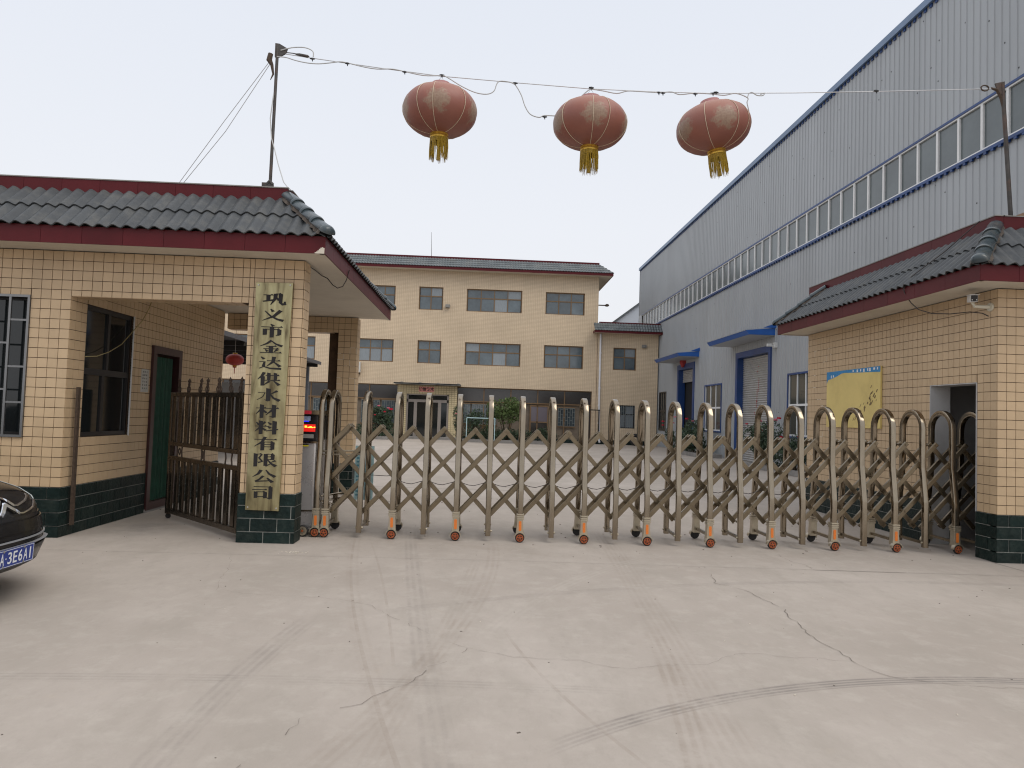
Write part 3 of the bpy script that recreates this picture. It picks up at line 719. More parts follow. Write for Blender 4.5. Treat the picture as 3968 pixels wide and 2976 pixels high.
bed = tile_slope(GL, (eX, eY), (-1,0), (0,1), 7.9, zE, run, rise, 2, .276, 2, .036, .012, M['rooftile'], True, False)
part('roof_bed', bed, M['mortar'], GL)
bed = tile_slope(GL, (eX, eY), (0,1), (-1,0), eYb-eY, zE, run, rise, 2, .276, 2, .036, .012, M['rooftile'], True, True)
part('roof_bed', bed, M['mortar'], GL)
hip_line(GL, (eX+.01, eY-.01, zE+.045), (eX-run, eY+run, zE+rise+.05), 4, .082, M['hip'])
hip_line(GL, (eX+.01, eYb+.01, zE+.045), (eX-run, eYb-run, zE+rise+.05), 4, .082, M['hip'])
parapet(GL, (wL, eY+run-.02), (eX-run+.0, eY+run-.02), (0,-1), 3.70, 3.888, M['maroon'])
parapet(GL, (eX-run+.02, eY+run+.085), (eX-run+.02, eYb-run), (1,0), 3.70, 3.888, M['maroon'])
# barred front window
wf = MB()
for x0, x1, z0, z1 in ((-6.4,-4.88,1.05,1.10),(-6.4,-4.88,2.525,2.571),(-4.925,-4.88,1.1,2.525),(-6.4,-6.36,1.1,2.525)): wf.box(x0, Yp+.09, z0, x1, Yp+.14, z1)
WF = part('window', wf, M['framedark'], GL, label='barred window in the front wall')
pn = MB(); pn.box(-6.36, Yp+.115, 1.1, -4.925, Yp+.12, 2.525); part('pane', pn, M['glassdark'], WF)
for (x0, x1, z0, z1) in ((-6.4,-4.88,2.545,2.571),(-6.4,-4.88,1.05,1.075)):
    q = MB(); q.box(x0, Yp-.02, z0, x1, Yp+.005, z1); part('window_bar', q, M['barsteel'], WF)
for x in (-4.893, -5.085, -5.28, -5.47, -5.66, -5.85):
    q = MB(); q.box(x-.012, Yp-.018, 1.075, x+.012, Yp+.003, 2.545); part('window_bar', q, M['barsteel'], WF)
for i, x in enumerate((-4.905, -5.097, -5.292, -5.48, -5.67)):
    for z in ((2.30, 1.80, 1.42) if i % 2 == 0 else (2.05, 1.555)):
        q = MB(); q.box(x-.18, Yp-.015, z-.010, x, Yp, z+.010); part('window_bar', q, M['barsteel'], WF)
# guard-room side window and door
def side_frame(parent, name, x, y0, y1, z0, z1, t, m, depth=.05):
    mb = MB()
    for a, b_, c, d in ((y0, y1, z0, z0+t), (y0, y1, z1-t, z1), (y0, y0+t, z0+t, z1-t), (y1-t, y1, z0+t, z1-t)): mb.box(x-depth, a, c, x, b_, d)
    return part(name, mb, m, parent)
SW = side_frame(GL, 'window', side-.03, 8.22, 9.29, 1.054, 2.542, .05, M['framedark'])
q = MB(); q.box(side-.07, 8.27, 1.76, side-.03, 9.24, 1.83); q.box(side-.07, 8.73, 1.83, side-.03, 8.78, 2.49); q.box(side-.065, 8.66, 1.1, side-.035, 8.72, 1.76); part('window_mullion', q, M['framedark'], SW)
for a, b_, c, d in ((8.27,8.73,1.83,2.49),(8.78,9.24,1.83,2.49),(8.27,8.66,1.1,1.76),(8.72,9.24,1.1,1.76)):
    q = MB(); q.box(side-.056, a, c, side-.052, b_, d); part('pane', q, M['glassdark'], SW)
q = MB(); q.box(side-.02, 9.29, 1.04, side+.003, 9.305, 2.55); part('window_trim', q, M['white'], SW)
DR = side_frame(GL, 'door', side+.035, 9.81, 10.72, .03, 2.235, .10, M['doorwood'], .14)
q = MB(); vs = []
for i in range(61):
    y = 9.9+.73*i/60; x = side-.05+.022*math.sin(i*.62)+.012*math.sin(i*1.7+1)
    vs += [(x, y, .10), (x, y, 2.10)]
q.add(vs, [(2*i, 2*i+2, 2*i+3, 2*i+1) for i in range(60)]); part('door_curtain', q, M['curtain'], DR, smooth=True)
q = MB(); q.box(side-.25, 9.8, 0, side+.03, 10.72, .045); part('door_step', q, M['kerb'], GL)
q = MB(); q.box(wL, 8.2, .01, side-.26, 12.2, .02); part('room_floor', q, M['interior'], GL)
# notice, cables, leaning post
q = MB(); q.box(side+.001, 9.55, 1.60, side+.004, 9.76, 1.90); NT = single('paper_notice', q, M['paper'], 'weathered white paper notice stuck on the tiles between side window and door', 'notice')
ik = MB()
for i in range(6):
    for k in range(3): ik.box(side+.0042, 9.58+.05*k+rnd.uniform(0,.015), 1.855-i*.043, side+.005, 9.61+.05*k, 1.873-i*.043+rnd.uniform(0,.006))
part('notice_print', ik, M['ink'], NT, kind='stuff')
q = MB(); q.bar((-4.40,8.03,.115), (-4.40,8.015,1.605), .05, .025, (1,0,0)); single('iron_post', q, M['iron'], 'thin rusty brown iron post standing against the passage wall corner', 'post')
q = MB(); q.tube([(-4.43,8.17,1.949),(-4.43,8.40,1.972),(-4.43,8.66,2.043),(-4.43,8.94,2.16),(-4.43,9.22,2.36),(-4.43,9.44,2.514),(-4.43,9.61,2.706),(-4.44,9.75,2.9)], .005, 6)
single('yellow_cable', q, mat('yellowed_cable', (.40,.33,.15), .6), 'yellowed cable sagging across the dark side window of the passage', 'cable')
EC = [(-2.0,8.0,3.04),(-1.985,8.3,3.045),(-2.0,8.7,3.06),(-1.93,8.7,3.03),(-1.86,8.7,2.95),(-1.80,8.7,2.915),(-1.74,8.7,2.94),(-1.70,8.7,3.02),(-1.672,8.7,3.14)]
q = MB(); q.tube(EC, .006, 6)
single('eave_cable', q, M['darkcable'], 'dark cable looping below the right eave of the left gatehouse', 'cable')

# ------------------------------------------------------------ brass plaque with carved characters
PL = thing('company_plaque', 'tall tarnished brass company plaque with dark vertical characters on the front pillar', 'sign', (-2.3, Yp-.03, .355))
q = MB(); q.add([(-2.497,Yp-.045,.355),(-2.143,Yp-.045,.350),(-2.103,Yp-.04,2.808),(-2.499,Yp-.04,2.80),(-2.497,Yp-.015,.355),(-2.143,Yp-.015,.350),(-2.103,Yp-.012,2.808),(-2.499,Yp-.012,2.80)],
      [(0,1,2,3),(7,6,5,4),(0,4,5,1),(1,5,6,2),(2,6,7,3),(3,7,4,0)])
part('plate', q, M['plaque'], PL, bevel=.004)
H = lambda x0, x1, y: ('h', x0, x1, y)
V = lambda x, y0, y1, w=15: ('v', x, y0, y1, w)
S = lambda *a: ('s', a[:-2], a[-2], a[-1])
GLY = [
 [H(6,48,22), V(27,22,62,14), S((4,70),(50,58),6,9), S((58,12),(56,50),(38,94),14,2), H(58,84,12), S((80,12),(80,78),(90,90),(99,88),(99,68),14,5), S((62,38),(74,60),5,11)],
 [S((40,6),(52,26),4,13), S((84,16),(55,60),(6,94),14,2), S((16,22),(40,58),(70,82),(96,92),4,14)],
 [S((44,0),(56,14),4,13), H(4,96,22), V(50,22,98,15), V(20,38,80,15), H(20,84,38), V(82,38,78,14), S((82,78),(68,84),10,2)],
 [S((52,2),(30,28),(3,46),10,2), S((50,4),(70,28),(98,44),4,13), H(28,74,46), H(18,84,64), V(50,46,92,15), S((26,70),(36,84),4,11), S((78,68),(64,86),10,3), H(4,97,93)],
 [H(36,94,34), S((66,4),(62,42),(36,76),14,2), S((62,38),(94,76),3,14), S((10,6),(24,22),4,12), S((4,42),(26,42),(22,76),4,11), S((4,92),(22,78),(50,90),(98,92),3,12)],
 [S((28,2),(18,30),(1,54),12,2), V(22,30,99,14), V(48,6,58,12), V(76,6,58,12), H(34,94,24), H(30,98,60), S((52,66),(28,95),10,2), S((70,64),(94,94),4,13)],
 [V(50,2,92,16), S((50,92),(34,84),9,2), S((6,32),(36,32),(26,64),(3,86),4,2), S((88,18),(58,44),11,2), S((56,38),(72,70),(99,90),3,15)],
 [H(2,46,28), V(26,3,99,14), S((25,32),(2,72),9,2), S((28,36),(46,62),4,10), H(46,99,28), V(78,3,94,15), S((78,94),(60,86),9,2), S((76,32),(44,78),10,2)],
 [S((6,12),(18,34),4,9), S((44,8),(32,34),9,3), H(2,52,42), V(26,3,99,14), S((25,46),(2,80),9,2), S((28,50),(48,72),4,10), S((56,12),(70,28),4,11), S((54,40),(68,54),4,11), S((50,76),(100,62),5,6), V(84,3,99,15)],
 [H(2,98,20), S((48,1),(34,40),(2,72),12,2), V(37,38,99,14), H(37,82,38), V(80,38,92,14), S((80,94),(66,88),9,2), H(37,80,56), H(37,80,73)],
 [V(11,6,99,14), H(11,38,9), S((38,9),(26,36),(40,62),(22,70),6,9), V(54,8,92,14), H(54,88,8), V(84,8,48,13), H(54,84,27), H(54,84,47), S((54,95),(74,80),9,3), S((62,48),(78,76),(99,95),3,14), S((96,54),(76,68),9,2)],
 [S((38,6),(26,34),(2,58),12,2), S((58,4),(72,32),(99,54),4,14), S((48,48),(32,74),(14,88),10,6), S((14,89),(78,82),8,5), S((64,62),(88,94),5,14)],
 [H(10,86,9), V(82,9,94,14), S((82,95),(62,86),9,2), H(4,68,30), V(20,46,90,13), V(60,46,90,13), H(20,60,46), H(20,60,80)],
]
def glyph(strokes, cx, cz, w, h, y, lean=0):
    mb = MB(); k = .001
    def pt(a, b_): return (cx+(a/100-.5)*w, y, cz+(.5-b_/100)*h)
    def poly(ps, dy):
        vs = [pt(*p_) for p_ in ps]; vs = [(a, y-dy, c) for a, b_, c in vs]; n = len(vs)
        bk = [(a, y+.004, c) for a, b_, c in vs]
        mb.add(vs+bk, [tuple(range(n))]+[(i, i+n, (i+1) % n+n, (i+1) % n) for i in range(n)])
    for i, s_ in enumerate(strokes):
        dy = .0004*i
        if s_[0] == 'h':
            _, a, b_, yy = s_; t = 2.6; poly([(a, yy-t), (b_-12, yy-t), (b_-5, yy-9), (b_+1, yy+t), (a, yy+t)], dy)
        elif s_[0] == 'v':
            _, x, a, b_, ww = s_; ww = ww*.62; poly([(x-ww, a-3), (x-ww*.2, a-1), (x+ww, a+2), (x+ww*.9, b_), (x-ww*.9, b_+2)], dy)
        else:
            _, ps, w0, w1 = s_; n = len(ps); Lp = []; Rp = []
            for j in range(n):
                p_ = Vector(ps[j]); t = (Vector(ps[min(j+1, n-1)])-Vector(ps[max(j-1, 0)])).normalized(); nn = Vector((-t.y, t.x))
                ww = (w0+(w1-w0)*j/(n-1))*.62
                if n > 2 and 0 < j < n-1 and w1 < w0: ww = max(ww, w0*.5)
                Lp.append(tuple(p_+nn*ww)); Rp.append(tuple(p_-nn*ww))
            for j in range(n-1): poly([Lp[j], Lp[j+1], Rp[j+1], Rp[j]], dy+.0001*j)
    return mb
for i, gl in enumerate(GLY):
    cz = 2.625-(2.625-.545)*i/12; cx = -2.302-.008*i/12*2
    part('character', glyph(gl, cx, cz, .248, .146, Yp-.047), M['blackink'] if i % 3 else M['blackink'], PL)
for x, z in ((-2.47,2.77),(-2.13,2.78),(-2.47,.385),(-2.17,.38)):
    q = MB(); q.lathe([(0,-.004),(.008,-.003),(.009,.003)], (x, Yp-.046, z), 'Y', 10); part('screw', q, M['brightsteel'], PL)

# ------------------------------------------------------------ swing side gate
ga = Vector((-2.60, 7.98, 0)); gd = Vector((-1.28, 1.35, 0)).normalized(); gn = Vector((-gd.y, gd.x, 0))
SG = thing('side_gate', 'open dark stainless side gate with spearhead top beside the plaque pillar', 'gate', ga)
def gp(s_, z, o=0): p = ga+gd*s_+gn*o; return Vector((p.x, p.y, z))
GS = 2.03
def gbar(name, s0, z0, s1, z1, w, dp, m=None): 
    mb = MB(); a, b_ = gp(s0, z0), gp(s1, z1)
    if abs(s0-s1) < 1e-6: mb.obox((a+b_)/2, gd*w/2, gn*dp/2, (0,0,abs(z1-z0)/2))
    else: mb.obox((a+b_)/2, (b_-a)/2, gn*dp/2, (0,0,w/2))
    return part(name, mb, m or M['gatedark'], SG, bevel=.003)
for z, w in ((1.58,.052),(.955,.05),(.775,.05),(.105,.06)): gbar('rail', .02, z, GS, z, w, .055)
gbar('stile', .035, .075, .035, 1.6, .06, .05); gbar('stile', GS-.02, .06, GS-.02, 1.6, .055, .05)
for i in range(10): gbar('bar', .15+.198*i, .98, .15+.198*i, 1.555, .105, .028)
for i in range(11): gbar('bar', .16+.178*i, .135, .16+.178*i, .75, .085, .028)
for i, s_ in enumerate((.34,.63,.70,1.0,1.2,1.54,1.82,.12)):
    tilt = (-.05,-.05,.045,0.03,.05,.02,-.02,.03)[i]
    mb = MB(); b0 = gp(s_ if i not in (1,) else .63, 1.606); tip = b0+Vector((0,0,.178))+gd*(-tilt)
    ax = (tip-b0)
    mb.tube([b0, b0+ax*.5, b0+ax*.62, b0+ax*.78, tip], [.009,.008,.009,.021,.001], 6)
    for sg in (-1, 1):
        for r0, zc, ph in ((.032,.25,0),(.018,.55,0)):
            pts = []
            for k in range(12):
                th = -1.5+k*.40; rr = r0*(1-.045*k)
                pts.append(b0+ax*zc+gd*sg*(r0*.55+rr*math.cos(th))+ax.normalized()*(rr*1.3*math.sin(th)))
            mb.tube(pts, .0065, 5)
    part('spearhead', mb, M['iron'], SG, smooth=True)
for s_, w, solid in ((1.72,.15,1),(1.02,.075,1),(.33,.17,0)):
    mb = MB(); pts = [gp(s_+dx*w, .865+dz_*.085) for dx, dz_ in ((-.5,.7),(-.35,1),(.35,1),(.5,.7),(.42,0),(.5,-.7),(.35,-1),(-.35,-1),(-.5,-.7),(-.42,0),(-.5,.7))]
    mb.tube(pts, .009, 6)
    if solid:
        for k in range(9):
            th = k*.7; pts2 = [gp(s_+w*.28*math.cos(th+j*.35)*(.5+j*.08), .865+.055*math.sin(th+j*.35)*(.5+j*.08)) for j in range(5)]
            mb.tube(pts2, .0055, 5)
    part('rosette', mb, M['iron'], SG, smooth=True)
CW = gp(GS-.05, 0)
q = MB(); q.obox((CW.x, CW.y, .075), gd*.035, gn*.03, (0,0,.012)); part('caster_bracket', q, M['gatedark'], SG)
q = MB(); q.lathe([(0,-.012),(.03,-.012),(.034,-.006),(.034,.006),(.03,.012),(0,.012)], (CW.x, CW.y, .034), 'Y', 16); part('caster', q, M['rubber'], SG, smooth=True)

# ------------------------------------------------------------ right gatehouse
GR = thing('gatehouse', 'beige tiled gatehouse with yellow board and gate opening, right of the folding gate', 'gatehouse', (5.74, 7.84, 0))
rx, ry = 5.74, 7.84
core = MB(); hopen = (8.18, 0, 9.06, 2.018)
wall_mb(core, 'X', rx+TH, rx+.26, ry+TH, 12.57-TH, 0, 3.06, [hopen])
core.box(rx+.26, ry+TH, 0, 10-.25, ry+.25, 3.06)
core.box(rx+.26, 12.3, 0, 9.75, 12.57-TH, 3.06)
part('wall_core', core, M['grout'], GR)
q = MB(); q.box(rx-.002, 9.05, 0, rx+.262, 9.0605, 2.018); q.box(rx-.002, 8.1795, 0, rx+.262, 8.19, 2.018); q.box(rx-.002, 8.19, 2.009, rx+.262, 9.05, 2.0185); part('opening_reveal', q, mat('grey_white_reveal', (.52,.51,.50), .8, var=.1), GR)
q = MB(); q.box(rx+.262, 9.35, 0, 9.75, 9.45, 3.06); q.box(9.7, 8.1, 0, 9.75, 9.4, 3.06); part('gate_bay_wall', q, M['interior'], GR)
T = Tiler(TH, .0065)
T.face('Y', ry, -1, rx, 9.75, z0g, ztop, du, dz, [], uref=rx, zref=z0g)
T.face('X', rx, -1, ry+TH, 12.57, z0g, ztop, du, dz, [hopen], uref=ry+TH, zref=z0g)
T.build('wall_tile', M['tile'], GR, 298)
B = Tiler(.02, .010)
bricks(B, 'Y', ry-.012, -1, rx-.012, 9.75)
bricks(B, 'X', rx-.012, -1, ry-.012, 12.57, [(8.18,0,9.06,1)])
B.build('plinth_brick', M['brick'], GR, 290, massname='plinth_bricks')
bc = MB(); bc.box(rx-.004, ry-.004, 0, 9.75, ry+.1, .526); bc.box(rx-.004, ry, 0, rx+.1, 8.17, .526); bc.box(rx-.004, 9.07, 0, rx+.1, 12.56, .526); part('plinth_joint_bed', bc, M['brickgrout'], GR, kind='stuff')
fX, fY, fYb = 5.24, 7.42, 12.72
q = MB(); q.box(fX+.02, fY+.02, 3.07, 9.95, fYb-.02, 3.19); part('soffit', q, M['plaster'], GR)
q = MB(); q.box(6.0, 8.1, 3.19, 9.9, 12.2, 3.5); part('roof_deck', q, M['deck'], GR)
fascia(GR, (fX, fY), (9.95, fY), (0,-1), 3.058, 3.232, .416, M['maroon'])
fascia(GR, (fX, fY), (fX, fYb), (-1,0), 3.058, 3.232, .60, M['maroon'])
fascia(GR, (fX, fYb), (8.5, fYb), (0,1), 3.058, 3.232, .60, M['maroon'])
run2, rise2 = .60, .555
bed = tile_slope(GR, (fX, fY), (0,1), (1,0), fYb-fY, 3.219, run2, rise2, 2, .276, 2, .036, .012, M['rooftile'], True, True); part('roof_bed', bed, M['mortar'], GR)
bed = tile_slope(GR, (fX, fY), (1,0), (0,1), 4.7, 3.219, run2, rise2, 2, .276, 2, .036, .012, M['rooftile'], True, False); part('roof_bed', bed, M['mortar'], GR)
hip_line(GR, (fX-.01, fY-.01, 3.215+.045), (fX+run2, fY+run2, 3.215+rise2+.05), 4, .085, M['hip'])
hip_line(GR, (fX-.01, fYb+.01, 3.215+.045), (fX+run2, fYb-run2, 3.215+rise2+.05), 4, .085, M['hip'])
parapet(GR, (fX+run2, fY+run2), (fX+run2, 12.79), (-1,0), 3.74, 3.945, M['maroon'], step=.6)
parapet(GR, (fX+run2+.101, fY+run2), (9.9, fY+run2), (0,-1), 3.74, 3.945, M['maroon'])
q = MB(); q.box(6.30, 8.12, 3.945, 6.62, 8.3, 4.05); part('pole_block', q, mat('raw_brick_block', (.30,.19,.12), .9, var=.3, vscale=12), GR)
rg = random.Random(21); q = MB()
for i in range(34):
    k = rg.randrange(2, 22); z = z0g+dz*k; y = 12.5-rg.random()**1.3*.75; l = rg.uniform(.03,.09)
    if rg.random() < .65: q.box(rx-.0015, y-l, z-.0035, rx+.004, y, z+.0035)
    else: yy = ry+TH+du*round((y-ry)/du); q.box(rx-.0015, yy-.003, z, rx+.004, yy+.003, z+dz*rg.uniform(.4,1))
part('lime_bloom', q, M['plaster'], GR, kind='stuff')
q = MB()
for i in range(26):
    k = rg.randrange(4, 20); z = z0g+dz*k; x = -2.56+du*rg.randrange(0, 3)
    if rg.random() < .5: q.box(x, 12.5985, z-.003, x+du*rg.uniform(.5,1), 12.604, z+.003)
    else: q.box(x+du-.003, 12.5985, z, x+du+.002, 12.604, z+dz)
part('lime_bloom', q, M['plaster'], GL, kind='stuff')
# yellow board
YB = thing('notice_board', 'faded yellow board with torn blue heading on the right gatehouse side wall', 'notice board', (rx-.02, 11, 1.44))
q = MB(); q.box(rx-.03, 10.17, 1.44, rx-.002, 11.80, 2.35); part('board', q, M['yellowboard'], YB, bevel=.004)
q = MB(); ys = [10.175,10.4,10.7,11.0,11.2,11.3,11.45,11.6,11.75,11.795]; zs = [2.262,2.272,2.283,2.295,2.305,2.30,2.262,2.235,2.215,2.15]
vs = []; 
for y, z in zip(ys, zs): vs += [(rx-.0315, y, z), (rx-.0315, y, 2.347)]
q.add(vs, [(2*i, 2*i+1, 2*i+3, 2*i+2) for i in range(len(ys)-1)]); part('torn_heading', q, M['boardblue'], YB)
q = MB()
for y in (10.23,10.31,10.43,10.5,10.6,10.7,10.79,10.92,11.55,11.62): q.box(rx-.0335, y, 2.285+(.0 if y < 11 else -.05)+rnd.uniform(0,.02), rx-.0325, y+rnd.uniform(.025,.05), 2.335-(0 if y < 11 else .05))
part('torn_heading_letters', q, M['white'], YB, kind='stuff')
q = MB()
for i in range(26):
    t = rnd.random(); y = 10.9-.65*t+rnd.gauss(0,.06); z = 1.50+.55*t+rnd.gauss(0,.04)
    if 10.2 < y < 11.75 and 1.46 < z < 2.3: q.obox((rx-.0312, y, z), (.0006,0,0), Vector((0,-.018,.022))*rnd.uniform(.5,1.6), Vector((0,.012,.008))*rnd.uniform(.3,.9))
part('tear_marks', q, mat('torn_brown_marks', (.20,.14,.06), .8), YB, kind='stuff')
# bullet camera
CC = thing('security_camera', 'cream bullet security camera on an arm under the right gatehouse eave', 'security camera', (5.74, 7.97, 2.85))
dv = Vector((-.42, -.90, -.12)).normalized(); cpos = Vector((5.545, 7.98, 2.962))
rgt = dv.cross(Vector((0,0,1))).normalized(); upv = rgt.cross(dv)
q = MB(); q.obox(cpos, dv*.105, rgt*.038, upv*.040); part('housing', q, M['white'], CC, bevel=.010)
q = MB(); q.obox(cpos+dv*.012+upv*.042, dv*.115, rgt*.046, upv*.003); part('sunshade', q, M['white'], CC)
q = MB(); q.obox(cpos+dv*.1065, dv*.003, rgt*.033, upv*.034); part('front_glass', q, M['black'], CC, bevel=.002)
for sx in (-.021, .021):
    q = MB(); q.obox(cpos+dv*.1105+rgt*sx-upv*.016, dv*.001, rgt*.005, upv*.006); part('lamp', q, M['white'], CC)
q = MB(); q.tube([cpos-upv*.04, (5.555, 7.97, 2.89), (5.56, 7.965, 2.872)], [.018,.014,.016], 10); q.tube([(5.555,7.965,2.872), (5.72,7.95,2.868)], [.017,.024], 10); part('arm', q, M['lamp_cream'], CC, smooth=True)
q = MB(); q.lathe([(0,-.01),(.045,-.008),(.052,.006),(.052,.012)], (5.728, 7.95, 2.868), 'X', 16); part('wall_plate', q, M['lamp_cream'], CC, smooth=True)
q = MB(); q.tube([(5.70,7.93,2.76),(5.66,7.98,2.80),(5.60,8.1,2.83),(5.50,8.3,2.83),(5.40,8.5,2.86),(5.33,8.66,2.93),(5.29,8.74,3.02),(5.255,8.78,3.10),(5.22,8.8,3.2),(5.3,8.75,3.36),(5.55,8.5,3.62),(5.78,8.2,3.93)], .006, 6)
single('camera_cable', q, M['darkcable'], 'thin dark cable drooping from the right gatehouse eave to the security camera', 'cable', smooth=True)

# ------------------------------------------------------------ folding gate
FG = thing('folding_gate', 'champagne stainless retractable gate with arched hoops closed across the driveway', 'gate', (1.9, 8.6, 0))
def hoop_path(f=8.435, r=8.845, fo=8.374, ro=8.906, zb=.06, top=1.66):
    rad = (r-f)/2; cy = (r+f)/2; zc = top-rad
    p = [(0,fo,zb),(0,fo,.575),(0,fo+.003,.60),(0,f-.003,.975),(0,f,1.0)]
    for k in range(13): th = math.pi*(1-k/12); p.append((0, cy+rad*math.cos(th), zc+rad*math.sin(th)))
    p += [(0,r,1.0),(0,r+.003,.975),(0,ro-.003,.60),(0,ro,.575),(0,ro,zb)]
    return p
hm_full = MB(); hm_full.tube(hoop_path(), .030, 16, power=.26, sx=1.0, ref=(1,0,0))
hoop_mesh = hm_full.mesh('hoop', M['steel'], smooth=22)
hm2 = MB(); hm2.tube(hoop_path(zb=.20), .030, 16, power=.26, ref=(1,0,0)); hoop_mesh_w = hm2.mesh('hoop', M['steel'], smooth=22)
def mb_mesh(fn, name, m, smooth=False, bevel=0):
    mb = MB(); fn(mb); return mb.mesh(name, m, smooth=smooth, bevel=bevel)
def f_boot(mb):   # boot hanging over the wheel, local y = front face plane 8.383
    pr = [(-.033,.30),(.033,.30),(.036,.20),(.044,.085),(-.044,.085),(-.036,.20)]
    mb.prism(pr, -.045, .035)
boot_mesh = mb_mesh(f_boot, 'boot', M['boot'], bevel=.004)
collar_mesh = mb_mesh(lambda mb: [mb.box(-.042,-.055,z,.042,.045,z+.016) for z in (.262,.285,.308)], 'collar', M['boot'], bevel=.003)
fender_mesh = mb_mesh(lambda mb: mb.add([(( .064 if o else .056)*math.cos(math.pi*k/12), y, .056+(.064 if o else .056)*math.sin(math.pi*k/12)) for k in range(13) for y, o in ((-.075,1),(-.02,1),(-.02,0),(-.075,0))],
    [(4*k+j, 4*k+(j+1)%4, 4*k+4+(j+1)%4, 4*k+4+j) for k in range(12) for j in range(4)]), 'fender', M['boot'], smooth=True)
refl_mesh = mb_mesh(lambda mb: mb.prism([(.016*math.cos(t), .205+.012*math.sin(t)+(.028 if math.sin(t) > 0 else -.062)) for t in [2*math.pi*k/14 for k in range(14)]], -.050, -.044), 'reflector', M['orange'])
def f_wheel(mb): mb.lathe([(0,-.018),(.036,-.018),(.048,-.014),(.053,-.006),(.053,.008),(.048,.016),(0,.018)], (0,-.048,.054), 'Y', 24)
wheel_mesh = mb_mesh(f_wheel, 'tyre', M['rubber'], smooth=True)
def f_hub(mb):
    mb.lathe([(0,-.034),(.009,-.032),(.011,-.026),(.014,-.022),(.014,-.017)], (0,-.048,.054), 'Y', 12)
    mb.lathe([(.029,-.0215),(.041,-.0215),(.042,-.0175)], (0,-.048,.054), 'Y', 24)
    for k in range(5):
        th = 2*math.pi*k/5+.3; mb.obox((.022*math.cos(th), -.0685, .054+.022*math.sin(th)), (.011*math.cos(th),0,.011*math.sin(th)), (0,.002,0), (-.0065*math.sin(th),0,.0065*math.cos(th)))
hub_mesh = mb_mesh(f_hub, 'hub', M['hub'], smooth=True)
bolt_mesh = mb_mesh(lambda mb: mb.lathe([(0,-.012),(.012,-.009),(.014,0),(.014,.006)], (0,0,0), 'X', 10), 'bolt', M['boot'], smooth=True)
hx0, hp = -1.372, .3682
def add_hoop(x, wheels):
    x += rnd.uniform(-.005, .005)
    h = inst('hoop', hoop_mesh_w if wheels else hoop_mesh, FG, (x, 0, 0)); h.rotation_euler = (0, R(rnd.uniform(-.3, .3)), 0)
    if wheels:
        for yy, rear in ((8.383, 0), (8.897, 1)):
            for nm, me in (('boot', boot_mesh), ('collar', collar_mesh), ('fender', fender_mesh), ('reflector', refl_mesh), ('wheel', wheel_mesh), ('hub', hub_mesh)):
                if nm == 'wheel': nm = 'tyre'
                o = inst(nm, me, h, (x, yy, 0))
                if rear: o.rotation_euler = (0, 0, math.pi)
    else:
        for yy in (8.383, 8.897):
            for sx in (-1, 1):
                o = inst('bolt', bolt_mesh, h, (x+sx*.034, yy, .115))
                if sx > 0: o.rotation_euler = (0, 0, math.pi)
    b_ = MB(); b_.box(x-.014, 8.41, .095 if not wheels else .12, x+.014, 8.87, .125 if not wheels else .15); part('cross_bar', b_, M['steel_bar'], h)
    return h
hoops = [(hx0+hp*i, i % 2 == 1) for i in range(22)]
for x, w_ in hoops: add_hoop(x, w_)
for x in (-1.86, -1.757): add_hoop(x, True)
# lattice: long bars crossing five half pitches, front and rear layers
zt, dzz = 1.262, .1985
def node(n): # n in half pitches from hoop 0 ; returns x
    return hx0+hp*n*.5
def lat_bar(mb, n0, z0, n1, z1, y, w=.050, th=.020):
    mb.bar((node(n0), y, z0), (node(n1), y, z1), th, w, (0,0,1))
rivet_mesh = mb_mesh(lambda mb: mb.lathe([(0,-.010),(.008,-.010),(.009,-.006),(.014,-.006),(.015,0)], (0,0,0), 'Y', 14), 'rivet', M['steel_bar'], smooth=True)
x_min, x_max = -2, 43
for layer, yb, sgn in (('front', 8.475, -1), ('middle', 8.575, 1), ('rear', 8.685, -1)):
    for a in range(-1-4, 45, 2):          # apex half-pitch indices are odd
        n0 = a; z0 = zt; n1 = a+sgn*5; z1 = zt-5*dzz
        if max(n0, n1) <= x_min or min(n0, n1) >= x_max: continue
        def clip(n): return min(max(n, x_min), x_max)
        c0, c1 = clip(n0), clip(n1)
        zz = lambda n: z0+(n-n0)/(n1-n0)*(z1-z0)
        if abs(c1-c0) < .8: continue
        d = (1 if c1 > c0 else -1)
        mb = MB(); e0 = c0-d*.10*(1 if c0 == n0 else 0); lat_bar(mb, e0, zz(e0), c1, zz(c1), yb, .050, .030)
        part('lattice_bar', mb, M['steel_bar'], FG, bevel=.004)
    if layer == 'front':
        for a in range(-1, 43, 2):
            inst('rivet', rivet_mesh, FG, (node(a), yb-.015, zt)); inst('rivet', rivet_mesh, FG, (node(a), yb-.015, zt-4*dzz))
# spacer rods between front and rear lattice
for a in range(-1, 43, 2):
    for zr in (zt, zt-4*dzz, zt-2*dzz):
        mb = MB(); mb.tube([(node(a), 8.49, zr), (node(a), 8.67, zr)], .011, 8); part('spacer_rod', mb, M['steel_bar'], FG, smooth=True)
for i, (x, w_) in enumerate(hoops[:-1]):
    if i == 0: pts = [(x, .70), (x+.1, .695), (x+.25, .69), (x+hp, .70)]
    else: pts = [(x+hp*k/6, .655-.05*math.sin(math.pi*k/6)+(.01 if k > 3 else 0)) for k in range(7)]
    mb = MB(); mb.tube([(p[0], 8.62, p[1]) for p in pts], .004, 5); part('control_cable', mb, M['darkcable'], FG, smooth=True)
# link rods of the first pair
for z in (.94, .98): 
    mb = MB(); mb.tube([(-1.88, 8.60, z-.02), (-1.40, 8.62, z)], .010, 8); part('link_rod', mb, M['boot'], FG, smooth=True)
for z in (.38, .44):
    mb = MB(); mb.tube([(-1.86, 8.55, z), (-1.62, 8.75, z+.03)], .012, 8); part('link_rod', mb, M['steel'], FG, smooth=True)
